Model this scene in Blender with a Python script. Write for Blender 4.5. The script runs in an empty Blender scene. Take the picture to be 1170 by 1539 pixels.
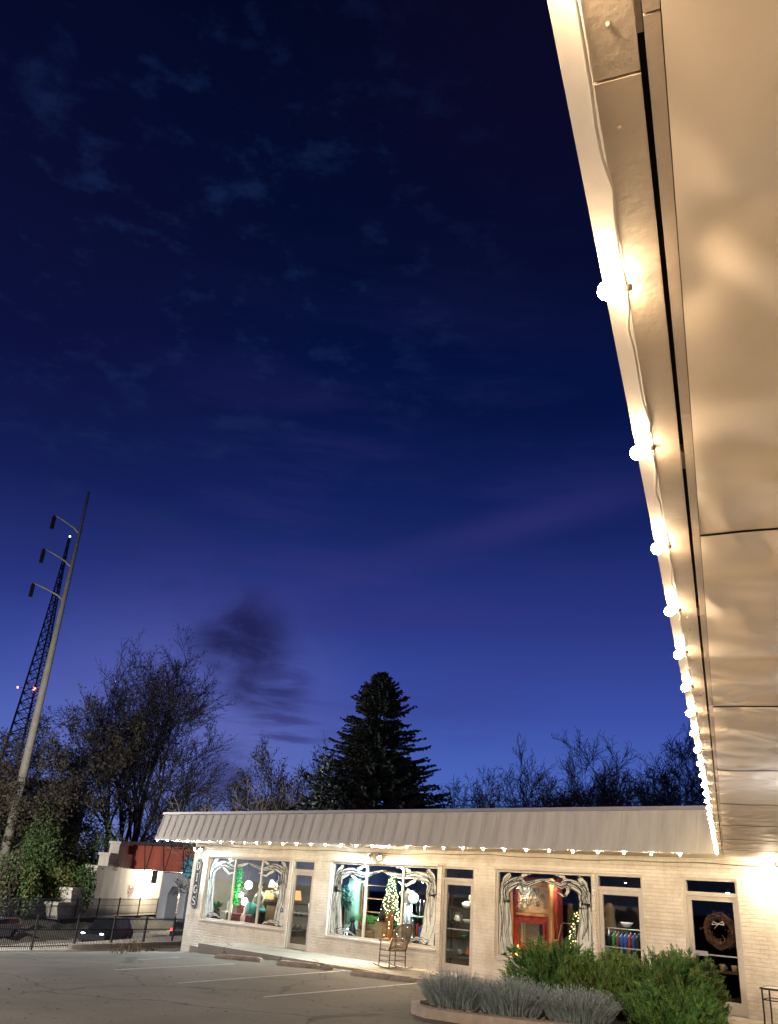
import bpy, math, random
from mathutils import Vector, Matrix
random.seed(7)
C = bpy.context.scene.collection
PI = math.pi

# ------------------------------------------------------------------ camera model
FL = 1240.514
PC = (586.0, 798.0)
RX = (0.73278145, -0.22563045, -0.64196748)   # world X seen from the camera (right, down, forward)
RY = (0.67733662, 0.33220869, 0.65639355)
RZ = (0.06516481, -0.9158211, 0.39626413)
EYE = 1.88

def ray(px, py):
    d = (px - PC[0], py - PC[1], FL)
    return tuple(sum(a * b for a, b in zip(d, r)) for r in (RX, RY, RZ))
def onY(px, py, y):
    d = ray(px, py); t = y / d[1]
    return Vector((d[0] * t, y, EYE + d[2] * t))
def onZ(px, py, z=0.0):
    d = ray(px, py); t = (z - EYE) / d[2]
    return Vector((d[0] * t, d[1] * t, z))
def atD(px, py, D):
    d = ray(px, py); t = D / math.hypot(d[0], d[1])
    return Vector((d[0] * t, d[1] * t, EYE + d[2] * t))

def interp(x, pts):
    if x <= pts[0][0]: return pts[0][1]
    for (a, b), (c, d) in zip(pts, pts[1:]):
        if x <= c: return b + (d - b) * (x - a) / (c - a)
    return pts[-1][1]
GP = [(-60, -1.5), (-38, -1.38), (-36, -1.3), (-33, -1.16), (-30, -0.90), (-26.7, -0.58), (-24.8, -0.40), (-23, -0.27), (-21, -0.185), (-19, -0.105), (-17, -0.06), (-15, -0.035), (-13, -0.025)]
def hg(x, y=0): return interp(x, GP)
def onG(px, py, dz=0.0):
    d = ray(px, py); lo, hi = 1e-4, 1.0
    k = 100.0 / math.hypot(d[0], d[1])
    for _ in range(60):
        m = (lo + hi) / 2
        if EYE + d[2] * m * k > hg(d[0] * m * k) + dz: lo = m
        else: hi = m
    return Vector((d[0] * lo * k, d[1] * lo * k, EYE + d[2] * lo * k))

# ------------------------------------------------------------------ colour / materials
def lin(r, g, b):
    f = lambda c: (c / 255 / 12.92) if c / 255 <= 0.04045 else ((c / 255 + 0.055) / 1.055) ** 2.4
    return (f(r), f(g), f(b), 1)
def nodes(m):
    m.use_nodes = True
    return m.node_tree.nodes, m.node_tree.links
def mat(name, col, rough=0.7, metal=0.0, var=0.15, scale=3.0, bump=0.0, bscale=40.0, spec=0.4, stretch=(1, 1, 1), dark=None):
    m = bpy.data.materials.new(name); N, L = nodes(m)
    b = N['Principled BSDF']; b.inputs['Roughness'].default_value = rough; b.inputs['Metallic'].default_value = metal
    b.inputs['Specular IOR Level'].default_value = spec
    tc = N.new('ShaderNodeTexCoord'); mp = N.new('ShaderNodeMapping'); mp.inputs['Scale'].default_value = stretch
    L.new(tc.outputs['Object'], mp.inputs['Vector'])
    n = N.new('ShaderNodeTexNoise'); n.inputs['Scale'].default_value = scale; n.inputs['Detail'].default_value = 6
    n.inputs['Roughness'].default_value = 0.62
    L.new(mp.outputs[0], n.inputs['Vector'])
    r = N.new('ShaderNodeValToRGB'); c = col
    r.color_ramp.elements[0].position = 0.3; r.color_ramp.elements[1].position = 0.7
    dk = dark or tuple(x * (1 - var) for x in c[:3])
    r.color_ramp.elements[0].color = (*dk[:3], 1); r.color_ramp.elements[1].color = (*[min(1, x * (1 + var)) for x in c[:3]], 1)
    L.new(n.outputs['Fac'], r.inputs['Fac']); L.new(r.outputs['Color'], b.inputs['Base Color'])
    if bump:
        n2 = N.new('ShaderNodeTexNoise'); n2.inputs['Scale'].default_value = bscale; n2.inputs['Detail'].default_value = 5
        L.new(mp.outputs[0], n2.inputs['Vector'])
        bp = N.new('ShaderNodeBump'); bp.inputs['Strength'].default_value = bump; bp.inputs['Distance'].default_value = 0.02
        L.new(n2.outputs['Fac'], bp.inputs['Height']); L.new(bp.outputs['Normal'], b.inputs['Normal'])
    return m
def emit(name, col, s):
    m = bpy.data.materials.new(name); N, L = nodes(m)
    b = N['Principled BSDF']; b.inputs['Base Color'].default_value = (*col[:3], 1)
    b.inputs['Emission Color'].default_value = (*col[:3], 1); b.inputs['Emission Strength'].default_value = s
    return m
def brick_mat(name, c1, c2, mortar, bump=0.5, axis='xz'):
    m = bpy.data.materials.new(name); N, L = nodes(m); b = N['Principled BSDF']
    b.inputs['Roughness'].default_value = 0.55; b.inputs['Specular IOR Level'].default_value = 0.35
    tc = N.new('ShaderNodeTexCoord'); s = N.new('ShaderNodeSeparateXYZ'); cb = N.new('ShaderNodeCombineXYZ')
    L.new(tc.outputs['Object'], s.inputs[0])
    ad = N.new('ShaderNodeMath'); ad.operation = 'ADD'
    L.new(s.outputs['X'], ad.inputs[0]); L.new(s.outputs['Y'], ad.inputs[1])
    L.new(ad.outputs[0], cb.inputs['X']); L.new(s.outputs['Z'], cb.inputs['Y'])
    nz = N.new('ShaderNodeTexNoise'); nz.inputs['Scale'].default_value = 6; nz.inputs['Detail'].default_value = 3
    L.new(tc.outputs['Object'], nz.inputs['Vector'])
    mx = N.new('ShaderNodeVectorMath'); mx.operation = 'MULTIPLY_ADD'
    L.new(nz.outputs['Color'], mx.inputs[0]); mx.inputs[1].default_value = (0.02, 0.014, 0); L.new(cb.outputs[0], mx.inputs[2])
    br = N.new('ShaderNodeTexBrick'); br.inputs['Scale'].default_value = 1.0
    br.inputs['Brick Width'].default_value = 0.32; br.inputs['Row Height'].default_value = 0.078
    br.inputs['Mortar Size'].default_value = 0.007; br.inputs['Mortar Smooth'].default_value = 0.5; br.inputs['Bias'].default_value = 0.2
    br.inputs['Color1'].default_value = c1; br.inputs['Color2'].default_value = c2; br.inputs['Mortar'].default_value = mortar
    L.new(mx.outputs[0], br.inputs['Vector'])
    n2 = N.new('ShaderNodeTexNoise'); n2.inputs['Scale'].default_value = 1.7; n2.inputs['Detail'].default_value = 8; n2.inputs['Roughness'].default_value = 0.7
    L.new(tc.outputs['Object'], n2.inputs['Vector'])
    rp = N.new('ShaderNodeValToRGB'); rp.color_ramp.elements[0].position = 0.32; rp.color_ramp.elements[1].position = 0.6
    rp.color_ramp.elements[0].color = (0.74, 0.69, 0.62, 1); rp.color_ramp.elements[1].color = (1, 1, 1, 1)
    L.new(n2.outputs['Fac'], rp.inputs['Fac'])
    mc = N.new('ShaderNodeMix'); mc.data_type = 'RGBA'; mc.blend_type = 'MULTIPLY'; mc.inputs['Factor'].default_value = 1
    L.new(br.outputs['Color'], mc.inputs['A']); L.new(rp.outputs['Color'], mc.inputs['B'])
    L.new(mc.outputs['Result'], b.inputs['Base Color'])
    n3 = N.new('ShaderNodeTexNoise'); n3.inputs['Scale'].default_value = 9; n3.inputs['Detail'].default_value = 6
    mp3 = N.new('ShaderNodeMapping'); mp3.inputs['Scale'].default_value = (1, 1, 3)
    L.new(tc.outputs['Object'], mp3.inputs['Vector']); L.new(mp3.outputs[0], n3.inputs['Vector'])
    a2 = N.new('ShaderNodeMath'); a2.operation = 'MULTIPLY_ADD'
    L.new(n3.outputs['Fac'], a2.inputs[0]); a2.inputs[1].default_value = 1.1
    inv = N.new('ShaderNodeMath'); inv.operation = 'SUBTRACT'; inv.inputs[0].default_value = 1
    L.new(br.outputs['Fac'], inv.inputs[1]); L.new(inv.outputs[0], a2.inputs[2])
    bp = N.new('ShaderNodeBump'); bp.inputs['Strength'].default_value = bump * 1.5; bp.inputs['Distance'].default_value = 0.014
    L.new(a2.outputs[0], bp.inputs['Height']); L.new(bp.outputs['Normal'], b.inputs['Normal'])
    return m
def glass_mat(name, tint=(0.93, 0.96, 0.95, 1), refl=0.32):
    m = bpy.data.materials.new(name); N, L = nodes(m); N.remove(N['Principled BSDF'])
    out = N['Material Output']; t = N.new('ShaderNodeBsdfTransparent'); t.inputs[0].default_value = tint
    g = N.new('ShaderNodeBsdfGlossy'); g.inputs['Roughness'].default_value = 0.02
    fr = N.new('ShaderNodeFresnel'); fr.inputs['IOR'].default_value = 1.45
    mu = N.new('ShaderNodeMath'); mu.operation = 'MULTIPLY'; mu.inputs[1].default_value = refl
    mx = N.new('ShaderNodeMixShader'); L.new(fr.outputs[0], mu.inputs[0]); L.new(mu.outputs[0], mx.inputs[0])
    L.new(t.outputs[0], mx.inputs[1]); L.new(g.outputs[0], mx.inputs[2]); L.new(mx.outputs[0], out.inputs['Surface'])
    return m
def asphalt(name, base, dark, line_cracks=True, sc=1.0):
    m = bpy.data.materials.new(name); N, L = nodes(m); b = N['Principled BSDF']
    b.inputs['Roughness'].default_value = 0.85; b.inputs['Specular IOR Level'].default_value = 0.25
    tc = N.new('ShaderNodeTexCoord')
    n1 = N.new('ShaderNodeTexNoise'); n1.inputs['Scale'].default_value = 0.35 * sc; n1.inputs['Detail'].default_value = 9; n1.inputs['Roughness'].default_value = 0.65
    L.new(tc.outputs['Object'], n1.inputs['Vector'])
    r1 = N.new('ShaderNodeValToRGB'); r1.color_ramp.elements[0].position = 0.35; r1.color_ramp.elements[1].position = 0.68
    r1.color_ramp.elements[0].color = dark; r1.color_ramp.elements[1].color = base
    L.new(n1.outputs['Fac'], r1.inputs['Fac'])
    n2 = N.new('ShaderNodeTexNoise'); n2.inputs['Scale'].default_value = 60; n2.inputs['Detail'].default_value = 4
    L.new(tc.outputs['Object'], n2.inputs['Vector'])
    r2 = N.new('ShaderNodeValToRGB'); r2.color_ramp.elements[0].position = 0.3; r2.color_ramp.elements[1].position = 0.7
    r2.color_ramp.elements[0].color = (0.6, 0.6, 0.6, 1); r2.color_ramp.elements[1].color = (1, 1, 1, 1)
    L.new(n2.outputs['Fac'], r2.inputs['Fac'])
    mc = N.new('ShaderNodeMix'); mc.data_type = 'RGBA'; mc.blend_type = 'MULTIPLY'; mc.inputs['Factor'].default_value = 1
    L.new(r1.outputs['Color'], mc.inputs['A']); L.new(r2.outputs['Color'], mc.inputs['B'])
    last = mc.outputs['Result']
    if line_cracks:
        v = N.new('ShaderNodeTexVoronoi'); v.feature = 'DISTANCE_TO_EDGE'; v.inputs['Scale'].default_value = 0.28
        nd = N.new('ShaderNodeTexNoise'); nd.inputs['Scale'].default_value = 1.3; nd.inputs['Detail'].default_value = 5
        L.new(tc.outputs['Object'], nd.inputs['Vector'])
        vm = N.new('ShaderNodeVectorMath'); vm.operation = 'MULTIPLY_ADD'; vm.inputs[1].default_value = (0.9, 0.9, 0)
        L.new(nd.outputs['Color'], vm.inputs[0]); L.new(tc.outputs['Object'], vm.inputs[2]); L.new(vm.outputs[0], v.inputs['Vector'])
        r3 = N.new('ShaderNodeValToRGB'); r3.color_ramp.elements[0].position = 0.002; r3.color_ramp.elements[1].position = 0.009
        r3.color_ramp.elements[0].color = (0.32, 0.32, 0.32, 1); r3.color_ramp.elements[1].color = (1, 1, 1, 1)
        L.new(v.outputs['Distance'], r3.inputs['Fac'])
        m3 = N.new('ShaderNodeMix'); m3.data_type = 'RGBA'; m3.blend_type = 'MULTIPLY'; m3.inputs['Factor'].default_value = 1
        L.new(last, m3.inputs['A']); L.new(r3.outputs['Color'], m3.inputs['B']); last = m3.outputs['Result']
        # oil stains
        v2 = N.new('ShaderNodeTexVoronoi'); v2.inputs['Scale'].default_value = 0.55
        L.new(vm.outputs[0], v2.inputs['Vector'])
        r4 = N.new('ShaderNodeValToRGB'); r4.color_ramp.elements[0].position = 0.05; r4.color_ramp.elements[1].position = 0.16
        r4.color_ramp.elements[0].color = (0.62, 0.6, 0.58, 1); r4.color_ramp.elements[1].color = (1, 1, 1, 1)
        L.new(v2.outputs['Distance'], r4.inputs['Fac'])
        m4 = N.new('ShaderNodeMix'); m4.data_type = 'RGBA'; m4.blend_type = 'MULTIPLY'; m4.inputs['Factor'].default_value = 1
        L.new(last, m4.inputs['A']); L.new(r4.outputs['Color'], m4.inputs['B']); last = m4.outputs['Result']
    L.new(last, b.inputs['Base Color'])
    bp = N.new('ShaderNodeBump'); bp.inputs['Strength'].default_value = 0.35; bp.inputs['Distance'].default_value = 0.01
    L.new(n2.outputs['Fac'], bp.inputs['Height']); L.new(bp.outputs['Normal'], b.inputs['Normal'])
    return m

M = {}
M['brick'] = brick_mat('painted_brick', (0.80, 0.75, 0.66, 1), (0.76, 0.71, 0.62, 1), (0.64, 0.58, 0.49, 1))
M['trim'] = mat('cream_trim', (0.62, 0.56, 0.47), 0.5, var=0.06, scale=5, bump=0.1)
M['frame'] = mat('window_frame_paint', (0.56, 0.52, 0.45), 0.4, var=0.06, scale=6)
M['alum'] = mat('aluminium', (0.55, 0.53, 0.5), 0.35, 0.6, var=0.08, scale=8)
M['mansard'] = mat('mansard_panel', (0.64, 0.60, 0.50), 0.6, var=0.12, scale=1.2, bump=0.15, bscale=14, stretch=(5, 1, 0.7))
M['coping'] = mat('coping_metal', (0.42, 0.40, 0.38), 0.4, 0.3, var=0.08)
M['soffit'] = mat('soffit_paint', (0.54, 0.465, 0.385), 0.55, var=0.06, scale=2, bump=0.03, bscale=30, spec=0.3)
def wavy(m, scale, dist, stretch):
    N, L = nodes(m); b = N['Principled BSDF']; tc = N.new('ShaderNodeTexCoord'); mp = N.new('ShaderNodeMapping')
    mp.inputs['Rotation'].default_value = (0, 0, -0.389); mp.inputs['Scale'].default_value = stretch
    L.new(tc.outputs['Object'], mp.inputs['Vector'])
    n = N.new('ShaderNodeTexNoise'); n.inputs['Scale'].default_value = scale; n.inputs['Detail'].default_value = 1.2; n.inputs['Roughness'].default_value = .35; n.inputs['Distortion'].default_value = 0.9
    L.new(mp.outputs[0], n.inputs['Vector'])
    bp = N.new('ShaderNodeBump'); bp.inputs['Strength'].default_value = 1; bp.inputs['Distance'].default_value = dist
    L.new(n.outputs['Fac'], bp.inputs['Height']); L.new(bp.outputs['Normal'], b.inputs['Normal'])
M['soffit_buckled'] = mat('soffit_buckled_paint', (0.62, 0.53, 0.44), 0.6, var=0.07, scale=2.3, spec=0.25)
wavy(M['soffit_buckled'], 1.8, 0.085, (1.5, 1.0, 1))
M['board'] = mat('eave_board_paint', (0.34, 0.275, 0.215), 0.6, var=0.12, scale=3, bump=0.12, bscale=60, stretch=(1, 1, 1))
M['lip'] = mat('eave_lip_paint', (0.40, 0.35, 0.295), 0.5, var=0.06, scale=7, bump=0.08)
M['black'] = mat('black_paint', (0.012, 0.012, 0.014), 0.45, var=0.3)
M['dark'] = mat('dark_void', (0.01, 0.009, 0.008), 0.9, var=0.1)
M['roofing'] = mat('roofing', (0.12, 0.11, 0.10), 0.9, var=0.2)
M['cord'] = mat('cord_white', (0.45, 0.4, 0.33), 0.5, var=0.1)
M['cable'] = mat('cable_grey', (0.16, 0.14, 0.11), 0.6, var=0.1)
M['socket'] = mat('socket_brown', (0.10, 0.07, 0.05), 0.5)
M['glass'] = glass_mat('window_glass')
M['slab'] = asphalt('sidewalk_concrete', (0.52, 0.48, 0.41, 1), (0.38, 0.34, 0.28, 1), True, 2)
M['lot'] = asphalt('lot_asphalt', (0.28, 0.25, 0.215, 1), (0.15, 0.137, 0.118, 1))
M['road'] = asphalt('road_asphalt', (0.30, 0.29, 0.275, 1), (0.22, 0.21, 0.2, 1), False)
M['walk'] = asphalt('street_walk', (0.50, 0.47, 0.42, 1), (0.38, 0.36, 0.32, 1), False, 3)
M['earth'] = mat('earth', (0.055, 0.05, 0.04), 0.95, var=0.5, scale=0.5, bump=0.5, bscale=8)
M['stop'] = mat('wheel_stop_concrete', (0.36, 0.31, 0.25), 0.9, var=0.35, scale=5, bump=0.5, bscale=30)
M['kerb'] = mat('kerb_concrete', (0.36, 0.30, 0.24), 0.85, var=0.2, scale=4, bump=0.3)
M['mulch'] = mat('mulch', (0.10, 0.07, 0.045), 0.95, var=0.6, scale=18, bump=0.8, bscale=50)
M['paintline'] = mat('line_paint', (0.60, 0.58, 0.54), 0.8, var=0.3, scale=9)
M['bark'] = mat('bark_dark', (0.035, 0.03, 0.026), 0.9, var=0.4, scale=6)
M['bark_pale'] = mat('bark_pale', (0.20, 0.17, 0.14), 0.9, var=0.4, scale=6)

# ------------------------------------------------------------------ mesh builder
class MB:
    def __init__(s): s.v = []; s.f = []; s.mi = []; s.cur = 0; s.smooth = []
    def add(s, vs, fs, smooth=False):
        o = len(s.v); s.v.extend([tuple(p) for p in vs]); s.f.extend([tuple(i + o for i in f) for f in fs])
        s.mi.extend([s.cur] * len(fs)); s.smooth.extend([smooth] * len(fs)); return s
    def box(s, x0, y0, z0, x1, y1, z1, ch=0.0):
        if x0 > x1: x0, x1 = x1, x0
        if y0 > y1: y0, y1 = y1, y0
        if z0 > z1: z0, z1 = z1, z0
        v = [(x0, y0, z0), (x1, y0, z0), (x1, y1, z0), (x0, y1, z0), (x0, y0, z1), (x1, y0, z1), (x1, y1, z1), (x0, y1, z1)]
        return s.add(v, [(0, 3, 2, 1), (4, 5, 6, 7), (0, 1, 5, 4), (1, 2, 6, 5), (2, 3, 7, 6), (3, 0, 4, 7)])
    def obox(s, c, u, w, n, hu, hw, hn):
        c = Vector(c); u = Vector(u).normalized() * hu; w = Vector(w).normalized() * hw; n = Vector(n).normalized() * hn
        v = [c + a * u + b * w + d * n for d in (-1, 1) for a, b in ((-1, -1), (1, -1), (1, 1), (-1, 1))]
        return s.add(v, [(0, 3, 2, 1), (4, 5, 6, 7), (0, 1, 5, 4), (1, 2, 6, 5), (2, 3, 7, 6), (3, 0, 4, 7)])
    def tube(s, pts, rad, n=6, cap=True, smooth=True, closed=False):
        pts = [Vector(p) for p in pts]; k = len(pts)
        if not hasattr(rad, '__len__'): rad = [rad] * k
        vs = []; t0 = None; a = None
        for i, p in enumerate(pts):
            if closed: t = pts[(i + 1) % k] - pts[i - 1]
            else: t = pts[min(i + 1, k - 1)] - pts[max(i - 1, 0)]
            if t.length < 1e-9: t = Vector((0, 0, 1))
            t.normalize()
            if a is None:
                a = t.cross(Vector((0, 0, 1)))
                if a.length < 0.1: a = t.cross(Vector((1, 0, 0)))
            else:
                a = a - t * a.dot(t)
                if a.length < 1e-6: a = t.cross(Vector((0.3, 1, 0.1)))
            a.normalize(); b = t.cross(a)
            for j in range(n):
                q = 2 * PI * j / n
                vs.append(p + (a * math.cos(q) + b * math.sin(q)) * rad[i])
        fs = []
        for i in range(k if closed else k - 1):
            for j in range(n):
                i2 = (i + 1) % k
                fs.append((i * n + j, i * n + (j + 1) % n, i2 * n + (j + 1) % n, i2 * n + j))
        if cap and not closed:
            fs.append(tuple(range(n))[::-1]); fs.append(tuple(range((k - 1) * n, k * n)))
        return s.add(vs, fs, smooth)
    def lathe(s, c, prof, n=12, smooth=True, ax=None, sx=1, sy=1):
        c = Vector(c); vs = []
        if ax is None: A, B, T = Vector((1, 0, 0)), Vector((0, 1, 0)), Vector((0, 0, 1))
        else:
            T = Vector(ax).normalized(); A = T.cross(Vector((0, 0, 1)))
            if A.length < 0.1: A = T.cross(Vector((1, 0, 0)))
            A.normalize(); B = T.cross(A)
        for r, z in prof:
            for j in range(n):
                q = 2 * PI * j / n
                vs.append(c + A * math.cos(q) * r * sx + B * math.sin(q) * r * sy + T * z)
        fs = []
        for i in range(len(prof) - 1):
            for j in range(n):
                fs.append((i * n + j, i * n + (j + 1) % n, (i + 1) * n + (j + 1) % n, (i + 1) * n + j))
        fs.append(tuple(range(n))[::-1]); fs.append(tuple(range((len(prof) - 1) * n, len(prof) * n)))
        return s.add(vs, fs, smooth)
    def ball(s, c, r, n=10, m=6, sx=1, sy=1, sz=1):
        prof = [(max(1e-4, r * math.sin(PI * i / m)), -r * sz * math.cos(PI * i / m)) for i in range(m + 1)]
        return s.lathe(c, prof, n, True, None, sx, sy)
    def poly(s, pts, fn, w0, w1):
        """extrude a 2D outline: fn(u,v,w)->point, between w0 and w1"""
        n = len(pts); vs = [fn(u, v, w0) for u, v in pts] + [fn(u, v, w1) for u, v in pts]
        fs = [tuple(range(n)), tuple(range(n, 2 * n))[::-1]] + [(i, i + n, (i + 1) % n + n, (i + 1) % n) for i in range(n)]
        return s.add(vs, fs)
    def ribbon(s, pts, w, fn, d):
        """flat brush stroke in a plane: pts 2D, w widths, fn(u,v,d)->3D"""
        k = len(pts)
        if not hasattr(w, '__len__'): w = [w] * k
        vs = []
        for i, (x, y) in enumerate(pts):
            a = pts[max(i - 1, 0)]; b = pts[min(i + 1, k - 1)]
            tx, ty = b[0] - a[0], b[1] - a[1]; l = math.hypot(tx, ty) or 1
            nx, ny = -ty / l * w[i] / 2, tx / l * w[i] / 2
            vs += [fn(x + nx, y + ny, d), fn(x - nx, y - ny, d)]
        fs = [(2 * i, 2 * i + 1, 2 * i + 3, 2 * i + 2) for i in range(k - 1)]
        return s.add(vs, fs)
    def build(s, name, m, parent=None, loc=None, rz=0.0):
        me = bpy.data.meshes.new(name); me.from_pydata(s.v, [], s.f)
        ms = m if isinstance(m, (list, tuple)) else [m]
        for q in ms: me.materials.append(M[q] if isinstance(q, str) else q)
        me.polygons.foreach_set('use_smooth', s.smooth)
        me.polygons.foreach_set('material_index', s.mi)
        me.update()
        o = bpy.data.objects.new(name, me); C.objects.link(o)
        if parent: o.parent = parent
        if loc is not None: o.location = loc
        if rz: o.rotation_euler = (0, 0, rz)
        return o
def tag(o, label=None, cat=None, group=None, kind=None):
    if label: o['label'] = label
    if cat: o['category'] = cat
    if group: o['group'] = group
    if kind: o['kind'] = kind
    return o
def thing(name, label, cat, loc=(0, 0, 0), rz=0, group=None):
    o = bpy.data.objects.new(name, None); C.objects.link(o); o.location = loc; o.rotation_euler = (0, 0, rz)
    o.empty_display_size = 0.2
    return tag(o, label, cat, group)
def copy_tree(o, parent=None, label=None):
    c = o.copy(); C.objects.link(c); c.parent = parent
    if label: c['label'] = label
    for ch in [k for k in bpy.data.objects if k.parent == o]: copy_tree(ch, c)
    return c
def light(name, kind, loc, energy, col, parent=None, size=0.05, spot=None, aim=None):
    l = bpy.data.lights.new(name, kind); l.energy = energy; l.color = col[:3]
    l.shadow_soft_size = size
    if spot: l.spot_size = math.radians(spot); l.spot_blend = 0.6
    o = bpy.data.objects.new(name, l); C.objects.link(o); o.location = loc
    if aim is not None:
        d = Vector(aim) - Vector(loc); o.rotation_euler = d.to_track_quat('-Z', 'Y').to_euler()
    if parent: o.parent = parent
    return o

# ------------------------------------------------------------------ sky
W = bpy.data.worlds.new("World"); bpy.context.scene.world = W; W.use_nodes = True
N, L = W.node_tree.nodes, W.node_tree.links
bg = N['Background']; tc = N.new('ShaderNodeTexCoord'); sp = N.new('ShaderNodeSeparateXYZ')
L.new(tc.outputs['Generated'], sp.inputs[0])
rp = N.new('ShaderNodeValToRGB'); cr = rp.color_ramp
stops = [(0.0, (104, 130, 196)), (0.05, (86, 118, 192)), (0.12, (70, 97, 178)), (0.20, (56, 75, 157)), (0.29, (41, 54, 127)), (0.40, (20, 34, 93)), (0.52, (6, 19, 65)), (0.66, (3, 12, 45)), (0.85, (2, 7, 30))]
cr.elements[0].position = 0; cr.elements[0].color = lin(*stops[0][1]); cr.elements[1].position = 0.85; cr.elements[1].color = lin(*stops[-1][1])
for p, c in stops[1:-1]:
    e = cr.elements.new(p); e.color = lin(*c)
L.new(sp.outputs['Z'], rp.inputs['Fac'])
last = rp.outputs['Color']
def dirmask(d, r0, r1):
    """1 near direction d, 0 further than r1 (chord distance)"""
    v = N.new('ShaderNodeVectorMath'); v.operation = 'DISTANCE'; v.inputs[1].default_value = tuple(Vector(d).normalized())
    L.new(tc.outputs['Generated'], v.inputs[0])
    mr = N.new('ShaderNodeMapRange'); mr.interpolation_type = 'SMOOTHSTEP'; mr.inputs['From Min'].default_value = r0; mr.inputs['From Max'].default_value = r1
    mr.inputs['To Min'].default_value = 1; mr.inputs['To Max'].default_value = 0
    L.new(v.outputs['Value'], mr.inputs['Value']); return mr.outputs[0]
def mul(a, b):
    m_ = N.new('ShaderNodeMath'); m_.operation = 'MULTIPLY'
    for i, q in enumerate((a, b)):
        if isinstance(q, float): m_.inputs[i].default_value = q
        else: L.new(q, m_.inputs[i])
    return m_.outputs[0]
def mixc(fac, col):
    global last
    m_ = N.new('ShaderNodeMix'); m_.data_type = 'RGBA'; L.new(fac, m_.inputs['Factor']); L.new(last, m_.inputs['A']); m_.inputs['B'].default_value = col
    last = m_.outputs['Result']
def skynoise(scale, vec, lo, hi, detail=6, rough=0.6, dist=0.0):
    mp_ = N.new('ShaderNodeMapping'); mp_.inputs['Scale'].default_value = vec; mp_.inputs['Rotation'].default_value = (0.3, 0.2, 0.5)
    L.new(tc.outputs['Generated'], mp_.inputs['Vector'])
    n_ = N.new('ShaderNodeTexNoise'); n_.inputs['Scale'].default_value = scale; n_.inputs['Detail'].default_value = detail
    n_.inputs['Roughness'].default_value = rough; n_.inputs['Distortion'].default_value = dist; L.new(mp_.outputs[0], n_.inputs['Vector'])
    mr = N.new('ShaderNodeMapRange'); mr.inputs['From Min'].default_value = lo; mr.inputs['From Max'].default_value = hi; mr.interpolation_type = 'SMOOTHSTEP'
    L.new(n_.outputs['Fac'], mr.inputs['Value']); return mr.outputs[0]
# afterglow, lavender low on the left
mixc(mul(dirmask(ray(250, 1230), 0.02, 0.32), 0.48), lin(116, 116, 178))
# broad violet veil across the middle of the sky
mixc(mul(mul(dirmask(ray(560, 900), 0.05, 0.5), skynoise(2.6, (1.2, 1, 7), 0.42, 0.72)), 0.32), lin(54, 52, 118))
# one faint slanting mauve streak
va, vb = Vector(ray(440, 890)), Vector(ray(930, 745)); nn_ = va.cross(vb).normalized()
dt = N.new('ShaderNodeVectorMath'); dt.operation = 'DOT_PRODUCT'; dt.inputs[1].default_value = tuple(nn_); L.new(tc.outputs['Generated'], dt.inputs[0])
ab_ = N.new('ShaderNodeMath'); ab_.operation = 'ABSOLUTE'; L.new(dt.outputs['Value'], ab_.inputs[0])
mr_ = N.new('ShaderNodeMapRange'); mr_.interpolation_type = 'SMOOTHSTEP'; mr_.inputs['From Min'].default_value = 0; mr_.inputs['From Max'].default_value = .035; mr_.inputs['To Min'].default_value = 1; mr_.inputs['To Max'].default_value = 0
L.new(ab_.outputs[0], mr_.inputs['Value'])
mixc(mul(mul(mr_.outputs[0], dirmask(va.normalized() + vb.normalized(), .1, .40)), mul(skynoise(4, (1, 1, 3), .1, .6), 0.30)), lin(60, 54, 122))
# purple cast overhead on the right
mixc(mul(dirmask(ray(900, 40), 0.05, 0.40), 0.35), lin(20, 9, 38))
mixc(mul(dirmask(ray(-20, 450), 0.05, 0.45), 0.4), lin(18, 14, 48))
# thin high cloud puffs
mixc(mul(mul(dirmask(ray(260, 470), 0.12, 0.5), skynoise(15, (1, 1, 2.2), 0.5, 0.72, 6, 0.62, 0.0)), 0.42), lin(26, 44, 88))
# dark smoky cloud low on the left
mixc(mul(mul(dirmask(ray(358, 965), 0.02, 0.085), skynoise(7, (1, 1, 2), 0.30, 0.62, 6, 0.6, 0.6)), 0.85), lin(24, 24, 66))
mixc(mul(mul(dirmask(ray(408, 1020), 0.02, 0.065), skynoise(9, (1, 1, 2), 0.35, 0.6, 5, 0.6, 0.6)), 0.75), lin(30, 30, 74))
mixc(mul(mul(dirmask(ray(345, 1165), 0.01, 0.055), skynoise(10, (1, 1, 3), 0.3, 0.6)), 0.8), lin(48, 50, 100))
mixc(mul(mul(dirmask(ray(390, 1110), 0.03, 0.12), skynoise(6, (1, 1, 9), 0.52, 0.68)), 0.7), lin(52, 50, 108))
L.new(last, bg.inputs['Color']); bg.inputs['Strength'].default_value = 1.0

# ------------------------------------------------------------------ ground
def grid_sheet(xs, ys, hf):
    m = MB(); vs = [(x, y, hf(x, y)) for y in ys for x in xs]; n = len(xs)
    fs = [(j * n + i, j * n + i + 1, (j + 1) * n + i + 1, (j + 1) * n + i) for j in range(len(ys) - 1) for i in range(n - 1)]
    m.add(vs, fs, True); return m
xs = [-900, -400, -200, -120, -80] + [-60 + i for i in range(48)] + [-11, -8, 0, 10, 30, 80, 200, 600]
ys = [-600, -200, -60, -20, 0, 10, 20, 30, 60, 120, 250, 500, 900]

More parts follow.
